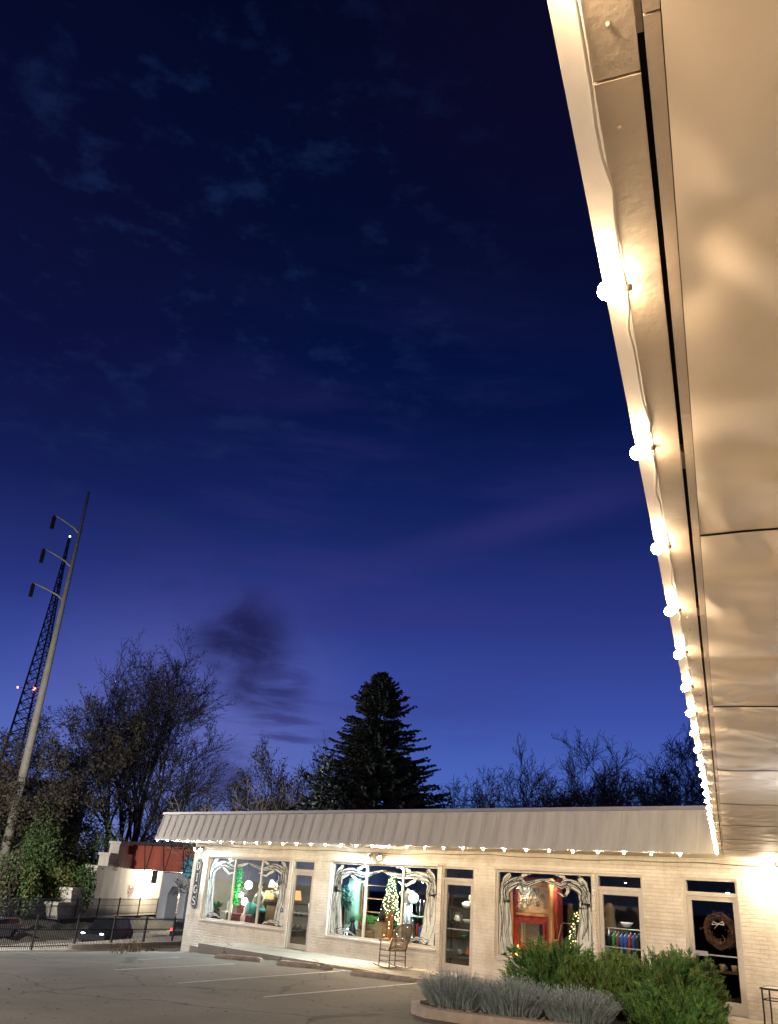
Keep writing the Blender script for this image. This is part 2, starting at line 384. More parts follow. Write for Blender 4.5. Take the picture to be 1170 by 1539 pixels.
FA, FB = Vector((-31.0, 12.3)), Vector((-37.2, 24.4))      # front fence line (outer lot edge)
def fence_x(y, off=0.0):
    t = (y - FA.y) / (FB.y - FA.y); return FA.x + (FB.x - FA.x) * t + off
def terrain(x, y):
    off = fence_x(y) - x
    if off <= 0: return hg(x)
    e = min(max(12 + .15 * y, 9), 26)
    return interp(off, [(0, min(-1.3, hg(x))), (4.2, -1.45), (5.4, -2.45), (e - 1.2, -2.45), (e + 1.3, -1.5), (e + 6, -1.45), (e + 400, -1.4)])
xs = [-900, -400, -200, -120] + [-100 + i * 1.25 for i in range(62)] + [-20, -11, -8, 0, 10, 30, 80, 200, 600]
ys = [-600, -200, -60] + [-40 + 2.5 * i for i in range(54)] + [120, 250, 500, 900]
tag(grid_sheet(xs, ys, lambda x, y: terrain(x, y) - (0.03 if fence_x(y) - x < 0 else .12)).build('ground', 'earth'), kind='structure')
# parking lot: follows the slope, ends at the fence
m = MB(); rows = []
yy = [-30 + i * 1.5 for i in range(40)]
for y in yy:
    x0 = fence_x(y, 0.9); rows.append([(x0 + (30 - x0) * (k / 60) ** 1.0, y) for k in range(61)])
vs = [(x, y, hg(x) + 0.0) for r in rows for x, y in r]
fs = [(j * 61 + i, j * 61 + i + 1, (j + 1) * 61 + i + 1, (j + 1) * 61 + i) for j in range(len(yy) - 1) for i in range(60)]
m.add(vs, fs, True); tag(m.build('parking_lot', 'lot'), kind='structure')
# concrete strip along the fence, in front of it
m = MB()
for y in yy[:-1]:
    y2 = y + 1.5
    a = [(fence_x(y, -0.25), y), (fence_x(y, 0.95), y), (fence_x(y2, 0.95), y2), (fence_x(y2, -0.25), y2)]
    m.add([(x, q, hg(x) + 0.05) for x, q in a] + [(x, q, hg(x) - 0.2) for x, q in a], [(0, 1, 2, 3), (0, 4, 5, 1), (1, 5, 6, 2), (3, 2, 6, 7)])
tag(m.build('pavement', 'kerb'), kind='structure')
# road beyond the fence
m = MB(); RS = [(-20, -30), (-12, 0), (12, 0), (60, 0)]
for i in range(60):
    y, y2 = -30 + i * 2.2, -30 + (i + 1) * 2.2
    row = lambda q: [(fence_x(q) - w, q, terrain(fence_x(q) - w, q) + 0.012) for w in (5.42, 7, 8.5, 10, min(max(12 + .15 * q, 9), 26) - 1.25)]
    r1, r2 = row(y), row(y2)
    m.add(r1 + r2, [(k + 1, k, k + 5, k + 6) for k in range(4)], True)
tag(m.build('road', 'road'), kind='structure')

m = MB()
for i in range(60):
    y, y2 = -30 + i * 2.0, -30 + (i + 1) * 2.0
    r = lambda q: [(fence_x(q) - w, q, terrain(fence_x(q) - w, q) + z) for w, z in ((.05, .03), (2.1, .03), (4.2, .03), (4.2, -.5))]
    m.add(r(y) + r(y2), [(k + 1, k, k + 4, k + 5) for k in range(3)])
tag(m.build('pavement', 'walk'), kind='structure')
# sidewalk slab in front of the shops and under the near canopy
EV = Vector((-0.379, 0.925)).normalized(); NV = Vector((EV.y, -EV.x)); CN = Vector((-6.92, 16.80))
def near(s, n, z=0.0):
    p = CN + EV * s + NV * n; return (p.x, p.y, z)
YF = 18.526
m = MB()
outline = [(-22.85, 16.45), (-9.2, 16.45), near(-4.0, -1.6)[:2], near(-22, -1.6)[:2], near(-22, 2.0)[:2], near(2.2, 2.0)[:2], (-5.5, YF + .05), (-22.85, YF + .05)]
m.poly(outline, lambda u, v, w: (u, v, w), 0.0, -1.0)
low = [(-23.7, 16.75), (-22.86, 16.75), (-22.86, YF + .05), (-23.7, YF + .05)]
m.poly(low, lambda u, v, w: (u, v, w), -0.14, -1.2)
tag(m.build('sidewalk', 'slab'), kind='structure')

# painted bay lines
def bay(px0, px1, w=0.10):
    a, b = onG(*px0), onG(*px1); m = MB(); n = 16
    d = (b - a); d.z = 0; d.normalize(); s = Vector((-d.y, d.x, 0)) * w / 2
    vs = []
    for i in range(n + 1):
        p = a.lerp(b, i / n); wob = 1 + random.uniform(-.18, .18)
        for q in (p + s * wob, p - s * wob): vs.append((q.x, q.y, hg(q.x) + 0.006))
    m.add(vs, [(2 * i, 2 * i + 1, 2 * i + 3, 2 * i + 2) for i in range(n)])
    tag(m.build('road_marking', 'paintline'), kind='structure')
for a, b in (((173, 1458), (352, 1449)), ((205, 1443), (270, 1439)), ((268, 1478), (520, 1459)), ((395, 1499), (640, 1477))): bay(a, b)

# planting island
isl = []
front = [(-10.75, 12.75), (-10.75, 12.35), (-10.45, 12.0), (-10.0, 11.85), (-9.4, 12.0), (-8.4, 12.5), (-7.0, 13.3), (-6.3, 13.7)]
back = [(-6.25, 15.8), (-9.2, 15.9), (-10.4, 15.2), (-11.0, 14.2), (-11.1, 13.3)]
isl = front + back
cx = sum(p[0] for p in isl) / len(isl); cy = sum(p[1] for p in isl) / len(isl)
inn = [(x + (cx - x) / math.hypot(cx - x, cy - y) * 0.16, y + (cy - y) / math.hypot(cx - x, cy - y) * 0.16) for x, y in isl]
m = MB(); n = len(isl)
vs = [(x, y, -0.1) for x, y in isl] + [(x * .997 + cx * .003, y * .997 + cy * .003, 0.12) for x, y in isl] + [(x, y, 0.135) for x, y in inn] + [(x, y, 0.0) for x, y in inn]
fs = []
for k in range(3):
    for i in range(n): fs.append((k * n + i, k * n + (i + 1) % n, (k + 1) * n + (i + 1) % n, (k + 1) * n + i))
m.add(vs, fs); tag(m.build('kerb', 'kerb'), kind='structure')
m = MB(); m.add([(x, y, 0.085) for x, y in inn], [tuple(range(n))])
tag(m.build('planting_soil', 'mulch'), kind='structure')

# ------------------------------------------------------------------ far wing of the shops
def wall_open(m, x0, x1, z0, z1, ops, y, th):
    """front face at y, thickness th to +y, rectangular openings (x0,x1,z0,z1)"""
    X = sorted({x0, x1, *[o[0] for o in ops], *[o[1] for o in ops]}); Z = sorted({z0, z1, *[o[2] for o in ops], *[o[3] for o in ops]})
    hole = lambda a, b: any(o[0] < a < o[1] and o[2] < b < o[3] for o in ops)
    for i in range(len(X) - 1):
        for j in range(len(Z) - 1):
            if hole((X[i] + X[i + 1]) / 2, (Z[j] + Z[j + 1]) / 2): continue
            a, b, c, d = X[i], X[i + 1], Z[j], Z[j + 1]
            m.add([(a, y, c), (b, y, c), (b, y, d), (a, y, d), (a, y + th, c), (b, y + th, c), (b, y + th, d), (a, y + th, d)], [(0, 1, 2, 3), (5, 4, 7, 6)])
    for a, b, c, d in ops:
        m.add([(a, y, c), (b, y, c), (b, y, d), (a, y, d), (a, y + th, c), (b, y + th, c), (b, y + th, d), (a, y + th, d)],
              [(0, 4, 5, 1), (1, 5, 6, 2), (2, 6, 7, 3), (3, 7, 4, 0)])
    m.add([(x0, y, z0), (x0, y + th, z0), (x0, y + th, z1), (x0, y, z1)], [(0, 1, 2, 3)])
shop = thing('shop_building', 'long low cream painted brick shop wing with three big display windows and tan roof band', 'building')
WX = [(-25.87, -21.50), (-19.57, -15.40), (-13.50, -10.74)]
DX = [(-21.36, -20.32), (-15.26, -14.17), (-10.66, -9.47), (-8.55, -7.36)]
ops = [(a, b, 0.5, 2.5) for a, b in WX] + [(a, b, 0.0, 2.52) for a, b in DX]
m = MB(); wall_open(m, -26.72, -5.0, -1.0, 3.0, ops, YF, 0.22)
m.box(-26.72, 29.0, -1, -5, 29.2, 3.0); m.box(-26.72, YF + .22, -1, -26.5, 29.0, 3.0)
m.build('wall', 'brick', shop)
m = MB(); m.box(-26.6, 17.05, 3.05, -4.5, 29.1, 3.2); m.build('roof', 'roofing', shop)
# soffit of the canopy
m = MB(); m.box(-26.74, 16.86, 2.905, near(-0.2, 0)[0] + 0.3, YF - .001, 2.93); m.build('soffit', 'soffit', shop)
# mansard band with battens
XL, XR = -26.74, -6.98
yb, zb, yt, zt = 16.82, 2.90, 17.04, 3.74
m = MB()
m.add([(XL, yb, zb), (XR, yb, zb), (XR, yt, zt), (XL, yt, zt), (XL, yb + .05, zb), (XR, yb + .05, zb), (XR, yt + .05, zt), (XL, yt + .05, zt)],
      [(0, 1, 2, 3), (0, 3, 7, 4), (0, 4, 5, 1), (5, 4, 7, 6)])
# return on the left end
m.add([(XL, yb + .05, zb), (XL, YF + 1.5, zb), (XL, YF + 1.5, zt), (XL, yt + .05, zt)], [(0, 3, 2, 1)])
sl = Vector((0, yt - yb, zt - zb)); nrm = Vector((0, -sl.z, sl.y)).normalized(); L_ = sl.length; su = sl.normalized()
k = 0; x = XL + 0.012
while x < XR + 0.01:
    m.obox((x, 0, 0) + Vector((0, 0, 0)) if False else Vector((x, yb, zb)) + su * L_ / 2 + nrm * 0.012, (1, 0, 0), su, nrm, 0.007, L_ / 2 - .035, 0.005); x += 0.4105
m.build('roof_band', 'mansard', shop)
m = MB()
m.obox(Vector(((XL + XR) / 2, yb, zb)) + su * 0.035 + nrm * 0.014, (1, 0, 0), su, nrm, (XR - XL) / 2, 0.045, 0.016)
m.build('band_trim', 'mansard', shop)
m = MB(); m.box(XL - .03, yt - .05, zt - .005, XR + .06, yt + .2, zt + .07); m.build('coping', 'coping', shop)
# interior shells
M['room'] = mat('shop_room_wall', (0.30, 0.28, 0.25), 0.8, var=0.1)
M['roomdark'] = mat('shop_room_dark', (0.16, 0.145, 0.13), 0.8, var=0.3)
M['floorwood'] = mat('shop_floor', (0.16, 0.10, 0.06), 0.5, var=0.3, stretch=(1, 6, 1))
Yi = YF + 0.22
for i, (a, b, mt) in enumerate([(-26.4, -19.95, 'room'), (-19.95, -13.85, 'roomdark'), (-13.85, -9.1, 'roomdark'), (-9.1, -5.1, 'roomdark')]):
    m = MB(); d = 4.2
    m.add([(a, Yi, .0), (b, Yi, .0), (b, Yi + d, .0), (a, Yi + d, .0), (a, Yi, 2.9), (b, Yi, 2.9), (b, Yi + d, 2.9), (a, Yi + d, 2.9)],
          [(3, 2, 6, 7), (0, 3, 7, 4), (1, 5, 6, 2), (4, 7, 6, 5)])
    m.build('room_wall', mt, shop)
m = MB(); m.box(-26.45, Yi + .002, -.02, -5.1, Yi + 4.2, .015); m.build('room_floor', 'floorwood', shop)
m = MB()
for a, b in WX: m.box(a, Yi - .08, .3, b, Yi + .75, .47)
m.build('display_plinth', 'room', shop)

M['mural'] = mat('mural_white_paint', (0.60, 0.62, 0.57), 0.8, var=0.18, scale=7)
M['mural_black'] = mat('mural_black_paint', (0.015, 0.015, 0.018), 0.7)
def wob(pts, amp, seed, freq=3.0, n=40):
    """resample a 2D polyline as a smooth curve with a slow wobble"""
    rnd = random.Random(seed); ph = [rnd.uniform(0, 6) for _ in range(4)]
    out = []; k = len(pts)
    for i in range(n + 1):
        t = i / n * (k - 1); j = min(int(t), k - 2); f = t - j
        P = [pts[max(j - 1, 0)], pts[j], pts[j + 1], pts[min(j + 2, k - 1)]]
        q = []
        for c in (0, 1):
            a, b, c_, d = (p[c] for p in P)
            q.append(0.5 * ((2 * b) + (-a + c_) * f + (2 * a - 5 * b + 4 * c_ - d) * f * f + (-a + 3 * b - 3 * c_ + d) * f ** 3))
        s = i / n * freq * 2 * PI
        out.append((q[0] + amp * (math.sin(s + ph[0]) * .6 + math.sin(2.3 * s + ph[1]) * .4), q[1] + amp * .5 * (math.sin(1.3 * s + ph[2]))))
    return out
def tree_mural(parent, x0, x1, z0, z1, y, seed, side=0.32, top=0.26):
    """white tree with black bark lines painted on the pane: trunk up each side, boughs meeting over the top"""
    rnd = random.Random(seed); fn = lambda u, v, d: (u, y - d, v)
    w = x1 - x0; h = z1 - z0; white = MB(); blk = MB(); q = [0.002]
    cl = lambda p: (min(max(p[0], x0 + .01), x1 - .01), min(max(p[1], z0 + .01), z1 - .01))
    def limb(pts, ws, sd, lines=3, amp=0.02):
        c = wob(pts, amp, sd); n = len(c); W_ = [ws[0] + (ws[1] - ws[0]) * i / (n - 1) for i in range(n)]
        white.ribbon([cl(p) for p in c], W_, lambda u, v, d: fn(min(max(u, x0 + .004), x1 - .004), min(max(v, z0 + .004), z1 - .004), d), q[0]); q[0] += 0.0003
        for k in range(lines):
            o = (k + .5) / lines - .5 if lines > 1 else 0
            o = o * 1.0 if k not in (0, lines - 1) else math.copysign(.5, o)
            ph = rnd.uniform(0, 6); pts2 = []
            for i, (a, b) in enumerate(c):
                a0, b0 = c[max(i - 1, 0)]; a1, b1 = c[min(i + 1, n - 1)]; l = math.hypot(a1 - a0, b1 - b0) or 1
                oo = (o + (0.09 * math.sin(i * .45 + ph) if abs(o) < .49 else 0)) * W_[i]
                pts2.append(cl((a - (b1 - b0) / l * oo, b + (a1 - a0) / l * oo)))
            i0 = 0 if abs(o) > .4 else rnd.randint(0, 8); i1 = n if abs(o) > .4 else n - rnd.randint(0, 12)
            blk.ribbon(pts2[i0:i1], 0.011 + rnd.random() * .006, fn, 0.006 + q[0])
    s = .5 if w < 3.5 else 0.56
    for sg, xa in ((1, x0), (-1, x1)):
        limb([(xa + sg * s * .55, z0 - .02), (xa + sg * s * .42, z0 + h * .3), (xa + sg * s * .36, z0 + h * .62), (xa + sg * s * .5, z0 + h * .82), (xa + sg * s * 1.3, z1 - h * .1), (xa + sg * w * .33, z1 - h * .13), (xa + sg * w * .52, z1 - h * .06)], (s * .95, 0.05), seed + sg, 9, 0.025)
        limb([(xa + sg * s * .4, z0 + h * .62), (xa + sg * s * .35, z0 + h * .85), (xa + sg * s * .7, z1)], (s * .6, 0.10), seed + 3 + sg, 4)
        limb([(xa + sg * s * 1.2, z1 - h * .11), (xa + sg * w * .27, z1 - h * .24), (xa + sg * w * .36, z1 - h * .20)], (0.12, 0.03), seed + 8 + sg, 2)
        limb([(xa + sg * w * .22, z1 - h * .1), (xa + sg * w * .30, z1 - h * .02), (xa + sg * w * .38, z1)], (0.12, 0.04), seed + 13 + sg, 2)
        limb([(xa + sg * s * .5, z0 + h * .03), (xa + sg * s * 1.1, z0 + h * .07), (xa + sg * s * 1.9, z0 + .03)], (0.16, 0.03), seed + 17 + sg, 3)
    a = white.build('window_mural', 'mural', parent); b = blk.build('mural_lines', 'mural_black', a)
    return a
for i, (a, b) in enumerate(WX):
    z0, z1 = 0.5, 2.5; y = YF + 0.08; f = 0.055
    m = MB()
    m.box(a, y - .02, z0, b, y + .06, z0 + f); m.box(a, y - .02, z1 - f, b, y + .06, z1)
    m.box(a, y - .017, z0 + f, a + f, y + .057, z1 - f); m.box(b - f, y - .017, z0 + f, b, y + .057, z1 - f)
    m.box(a - .03, YF - .035, z0 - .05, b + .03, YF - .001, z0 - .002)       # sill
    m.box(a - .03, YF - .03, z1 + .002, b + .03, YF - .001, z1 + .05)
    win = m.build('window', 'frame', shop)
    if i < 2:
        xs_ = (-24.37, -22.93) if i == 0 else (-18.13, -16.70)
        for xm in xs_:
            m = MB(); m.box(xm - .03, y - .014, z0 + f, xm + .03, y + .05, z1 - f); m.build('mullion', 'frame', win)
    m = MB(); m.box(a + f, y + .015, z0 + f, b - f, y + .021, z1 - f); m.build('pane', 'glass', win)
    mu = tree_mural(win, a + f, b - f, z0 + f, z1 - f, y + .012, 20 + i * 7)
def door(i, a, b, bar, pull, gz):
    y = YF + 0.07; f = 0.06; zt_ = 2.16
    fr = MB()
    fr.box(a, y - .03, 0, a + f, y + .07, 2.52); fr.box(b - f, y - .03, 0, b, y + .07, 2.52)
    fr.box(a + f, y - .027, 2.52 - f, b - f, y + .067, 2.52); fr.box(a + f, y - .027, zt_, b - f, y + .067, zt_ + .08)
    fo = fr.build('door_frame', 'frame', shop)
    m = MB(); m.box(a + f, y + .02, zt_ + .08, b - f, y + .026, 2.46); m.build('transom_pane', 'glass', fo)
    d = MB(); g = .085; a1, b1 = a + f + .004, b - f - .004
    d.box(a1, y, .012, a1 + g, y + .045, zt_ - .004); d.box(b1 - g, y, .012, b1, y + .045, zt_ - .004)
    d.box(a1 + g, y + .003, .012, b1 - g, y + .042, .012 + gz); d.box(a1 + g, y + .003, zt_ - .09, b1 - g, y + .042, zt_ - .004)
    do = d.build('door', 'frame', shop)
    m = MB(); m.box(a1 + g, y + .02, .012 + gz, b1 - g, y + .026, zt_ - .09); m.build('door_pane', 'glass', do)
    m = MB(); m.box(a1 + g, y - .03, bar - .012, b1 - g, y - .008, bar + .012)
    if pull: 
        px_ = b1 - g * .5 if pull > 0 else a1 + g * .5
        m.tube([(px_, y, bar + .05), (px_, y - .06, bar + .07), (px_, y - .06, bar + .3), (px_, y, bar + .32)], .012, 6)
    if i == 3: m.box(a1 + g + .02, y - .045, bar - .03, a1 + g + .3, y - .031, bar + .06)
    m.build('handle', 'alum', do)
door(0, *DX[0], 1.0, 1, .14); door(1, *DX[1], 1.02, 0, .2); door(2, *DX[2], 1.0, 0, .2); door(3, *DX[3], 1.05, -1, .22)

# ------------------------------------------------------------------ near wing: the canopy overhead
wing = thing('canopy_wing', 'near shop wing with a low painted eave and wide soffit overhead on the right', 'building')
def npr(m, s0, s1, prof):
    """prism along the eave; prof: closed (n,z) outline"""
    k = len(prof); vs = [near(s0, n, z) for n, z in prof] + [near(s1, n, z) for n, z in prof]
    fs = [tuple(range(k)), tuple(range(k, 2 * k))[::-1]] + [(i, i + k, (i + 1) % k + k, (i + 1) % k) for i in range(k)]
    m.add(vs, fs)
S0 = -24.0
m = MB(); npr(m, S0, 0.02, [(-.044, 2.902), (-.086, 2.93), (-.088, 2.955), (-.03, 2.955), (-.03, 2.902)]); m.build('eave_lip', 'lip', wing)
m = MB(); npr(m, S0, 0.02, [(-.088, 2.956), (.16, 3.80), (.26, 3.80), (.0, 2.956)]); m.build('roof_band', 'mansard', wing)
m = MB(); npr(m, S0, .2, [(.14, 3.801), (.14, 3.86), (.36, 3.86), (.36, 3.801)]); m.build('coping', 'coping', wing)
# fascia boards in lengths, with hairline joints
joints = [S0, -19.9, -17.36, -14.9, -12.4, -10.0, -7.5, -5.0, -2.4, 0.0]
m = MB()
for a, b in zip(joints, joints[1:]):
    j1, j2 = random.uniform(-.001, .001), random.uniform(-.001, .001)
    npr(m, a + .002, b - .002, [(-.043, 2.895 + j1), (.0175, 2.895 + j1), (.0175, 2.93), (-.043, 2.93)])
    for s in (a + .08, b - .08, (a + b) / 2):
        m.ball(near(s, -.013 + random.uniform(-.008, .008), 2.895), .004, 6, 4)
m.build('eave_board', 'board', wing)
# dark vent slot with little blocks, then trim strip
m = MB(); npr(m, S0, 0.0, [(.0175, 2.925), (.0265, 2.925), (.0265, 2.94), (.0175, 2.94)]); m.build('vent_slot', 'dark', wing)
s = -23.6
while s < -.5:
    m = MB(); npr(m, s, s + .09, [(.018, 2.903), (.026, 2.903), (.026, 2.924), (.018, 2.924)]); m.build('vent_block', 'board', wing); s += 1.22 if random.random() < .6 else .61
m = MB()
for a, b in zip([S0, -20, -17.44, -15.0, -12.5, -9.9, -7.4, -4.9, -2.4], [-20, -17.44, -15.0, -12.5, -9.9, -7.4, -4.9, -2.4, 0.0]):
    npr(m, a + .002, b - .002, [(.027, 2.893), (.0475, 2.893), (.0475, 2.93), (.027, 2.93)])
m.build('eave_trim', 'board', wing)
# soffit: sheets about 2.4 m long, slightly buckled
def bend(s, n):
    v = .0030 * math.sin(s * 5.2 + 1.6 * math.sin(n * 4.1 + s * .9)) * math.cos(n * 4.2 + 1.4 * math.sin(s * 3.1))
    v += .0015 * math.sin(s * 10.3 - n * 9 + 1.7 * math.sin(s * 2.3 + n * 3)) * math.exp(-n * 1.6)
    v += .0010 * math.sin(n * 15 + s * 2 + 1.5 * math.sin(s * 5.3))
    return v * min(1, max(0, (n - .05) / .10))
seams = [S0, -20.6, -18.2, -15.77, -13.38, -11.05, -8.68, -6.25, -3.85, -1.4, 1.45]
for a, b in zip(seams, seams[1:]):
    m = MB(); ns, nn = 60, 46; vs = []
    for i in range(ns + 1):
        s = a + .0008 + (b - a - .0016) * i / ns
        edge = math.exp(-((s - a) / .12) ** 2) - math.exp(-((b - s) / .12) ** 2)
        for j in range(nn + 1):
            n = .049 + 1.95 * (j / nn) ** 1.5
            if CN.y + EV.y * s + NV.y * n > YF - .002: n = (YF - .002 - CN.y - EV.y * s) / NV.y
            vs.append(near(s, n, 2.893 + bend(s, n) - .003 * edge))
    fs = [(i * (nn + 1) + j, (i + 1) * (nn + 1) + j, (i + 1) * (nn + 1) + j + 1, i * (nn + 1) + j + 1) for i in range(ns) for j in range(nn)]
    m.add(vs, fs, True); m.build('soffit_panel', 'soffit_buckled', wing)
m = MB(); npr(m, S0, 1.2, [(.03, 2.95), (2.2, 2.95), (2.2, 3.1), (.03, 3.1)]); m.build('roof', 'roofing', wing)
# its wall, set back under the canopy (just out of the picture on the right)
NW = 1.72
m = MB()
npr(m, S0, 1.15, [(NW, -.2), (NW + .2, -.2), (NW + .2, 2.95), (NW, 2.95)])
m.build('wall', 'brick', wing)
for s in (-16.5, -11.5, -6.0):
    m = MB(); npr(m, s - 1.2, s + 1.2, [(NW - .03, .6), (NW - .001, .6), (NW - .001, 2.3), (NW - .03, 2.3)]); w_ = m.build('window', 'frame', wing)
    m = MB(); npr(m, s - 1.12, s + 1.12, [(NW - .04, .68), (NW - .031, .68), (NW - .031, 2.22), (NW - .04, 2.22)]); m.build('pane', 'black', w_)

# ------------------------------------------------------------------ string lights
M['bulb'] = emit('bulb_glow', (1.0, 0.74, 0.46), 560.0)
M['bulb_far'] = emit('bulb_glow_small', (1.0, 0.76, 0.46), 1250.0)
def bulb_meshes(r, sockl):
    b = MB(); b.lathe((0, 0, 0), [(r * .35, -r * 1.25), (r * .6, -r * .85), (r * .93, -r * .3), (r, .1 * r), (r * .82, .62 * r), (r * .45, .92 * r), (r * .05, r)], 10)
    s = MB(); s.lathe((0, 0, 0), [(r * .26, -r * 1.2 - sockl), (r * .34, -r * 1.2 - sockl * .9), (r * .38, -r * 1.2)], 8)
    return b, s
def string(name, label, pts, axis, m_b, r, sockl, wire_pts, wr, cordm='cord'):
    t = thing(name, label, 'string lights', pts[0])
    o0 = Vector(pts[0])
    m = MB(); m.tube([Vector(p) - o0 for p in wire_pts], wr, 5); m.build('cord', cordm, t)
    b, s = bulb_meshes(r, sockl); bo = b.build('bulb', m_b, t); so = s.build('socket', 'socket', bo)
    q = Vector(axis).to_track_quat('Z', 'Y').to_euler()
    for i, p in enumerate(pts):
        if i == 0: k = bo
        else:
            k = bo.copy(); C.objects.link(k); k.parent = t
            k2 = so.copy(); C.objects.link(k2); k2.parent = k
        k.location = Vector(p) - o0
        k.rotation_euler = (q.x + random.uniform(-.15, .15), q.y, q.z + random.uniform(-.15, .15))
    return t
# near string, clipped along the outer edge of the eave board
sb = []
s = 0.0
s_first = (Vector((-.557, 1.086)) - CN).dot(EV)      # the bulb that hangs closest in the picture
k = -7
while True:
    s = s_first + k * .612; k += 1
    if s > -.12: break
    sb.append(near(s, -.076 + random.uniform(-.002, .002), 2.879 + random.uniform(-.001, .001)))
wp = []; s = s_first - 7 * .612 - .2
while s < -.05:
    u = ((s - s_first) / .612) % 1.0
    wp.append(near(s, -.047 + .004 * math.sin(s * 9.1) * math.sin(PI * u) + .003 * math.sin(s * 27) + .0015 * math.sin(s * 61), 2.893 - .006 * math.sin(PI * u) ** 2 + .002 * math.sin(s * 17))); s += .06
axis = Vector((-NV.x, -NV.y, -.15))
string('string_lights', 'warm globe string lights clipped along the near eave, receding to the corner', sb, axis, 'bulb', .0180, .020, wp, .0032)
fx = []; x = -26.55
while x < -7.2: fx.append((x, 16.80 - .005, 2.862 + random.uniform(-.004, .004))); x += .6065
wp = []; x = -26.7
while x < -7.0:
    u = ((x + 26.55) / .6065) % 1.0
    wp.append((x, 16.80, 2.90 - .022 * math.sin(PI * u))); x += .1
string('string_lights', 'warm small bulb string hung under the tan roof band of the far shop wing', fx, (0, -.15, -1), 'bulb_far', .0175, .02, wp, .004)

# ------------------------------------------------------------------ wall and flood lamps
M['flood_cool'] = emit('flood_cool', (0.72, 0.92, 1.0), 260.0)
M['flood_warm'] = emit('flood_warm', (1.0, 0.80, 0.55), 260.0)
M['lampmetal'] = mat('lamp_metal', (0.35, 0.33, 0.3), 0.4, 0.5)
def flood(loc, label, heads):
    t = thing('flood_light', label, 'flood light', loc)
    m = MB(); m.lathe((0, 0, 0), [(.06, 0), (.06, .03), (.03, .05)], 12, ax=(0, -1, 0)); m.build('base', 'lampmetal', t)
    for dx, mt, e, col, aim in heads:
        m = MB(); d = Vector(aim).normalized()
        m.tube([(0, -.04, 0), (dx * .5, -.10, .0), (dx, -.15, -.01)], .012, 6)
        m.lathe(Vector((dx, -.15, -.01)), [(.025, -.04), (.04, 0), (.065, .1), (.07, .12)], 14, ax=d)
        h = m.build('lamp_head', 'lampmetal', t)
        m = MB(); m.lathe(Vector((dx, -.15, -.01)) + d * .121, [(.062, 0), (.05, .015), (.02, .022)], 14, ax=d); m.build('lens', mt, h)
        light('flood_beam', 'SPOT', Vector((dx, -.15, -.01)) + d * .16, e, col, t, .05, 150, Vector((dx, -.15, -.01)) + d * 2)
flood((-26.25, YF - .002, 2.76), 'glaring cool white flood light at the top of the left corner pillar above the sign',
      [(-.09, 'flood_cool', 620, (.62, .85, 1), (-.4, -.75, -.5)), (.09, 'flood_cool', 620, (.66, .88, 1), (.5, -.5, -.6))])
flood((-17.62, YF - .002, 2.74), 'twin flood light above the middle display window, one head cool and one warm',
      [(-.13, 'flood_cool', 600, (.70, .93, 1), (-.6, -.35, -.6)), (.13, 'flood_warm', 700, (1, .80, .55), (.6, -.35, -.6))])
M['jar_warm'] = emit('jar_warm', (1.0, 0.80, 0.55), 110.0); M['jar_cool'] = emit('jar_cool', (0.80, 0.92, 1.0), 28.0); M['jar_dim'] = emit('jar_dim', (1.0, 0.80, 0.55), 8.0)
def jar(loc, label, n, e, col, m_='jar_warm', grp=None):
    t = thing('wall_lamp', label, 'wall lamp', loc, 0, grp); n = Vector(n).normalized()
    m = MB(); m.lathe((0, 0, 0), [(.06, 0), (.06, .02), (.02, .035), (.02, .09)], 12, ax=n)
    m.lathe(n * .11 + Vector((0, 0, -.01)), [(.05, .03), (.055, .05), (.03, .075)], 12); m.build('bracket', 'lampmetal', t)
    m = MB(); m.lathe(n * .11 + Vector((0, 0, -.17)), [(.01, 0), (.035, .02), (.05, .06), (.055, .13), (.045, .185)], 12); m.build('lamp_globe', m_, t)
    light('lamp_glow', 'POINT', n * .30 + Vector((0, 0, -.12)), e, col, t, .09)
jar((-6.53, YF - .002, 2.74), 'blazing warm wall lamp on the cream brick right of the wreath door', (0, -1, 0), 110, (1, .80, .56))
for s, e, col, lab, mt in ((-10.6, 75, (.82, .90, 1), 'cool white wall lamp under the near canopy, halfway along the wing wall', 'jar_cool'), (-17.6, 8, (1, .80, .58), 'warm wall lamp under the near canopy, nearest the camera', 'jar_dim')):
    p = near(s, NW - .003, 2.55); jar(p, lab, (-NV.x, -NV.y, 0), e, col, mt)

# cable stapled along the top of the wall, and the loose lamp wire
m = MB(); pts = []; x = -26.0
while x < -5.9:
    pts.append((x, YF - .014, 2.80 + .035 * math.sin(x * .8) * math.sin(x * .31) - .012 * math.sin(x * 3.3))); x += .25
m.tube(pts, .009, 5)
tag(m.build('cable', 'cable'), 'thin cable running along the top of the cream brick wall under the soffit', 'cable')
m = MB(); a = onY(1172, 1254, YF - .4); b = onY(1155, 1288, YF - .02)
m.tube([a, a.lerp(b, .3) + Vector((0, 0, -.03)), a.lerp(b, .6) + Vector((0, 0, -.02)), b], .008, 5)
tag(m.build('lamp_wire', 'cable'), 'loose dark wire dropping from the soffit to the right wall lamp', 'wire')

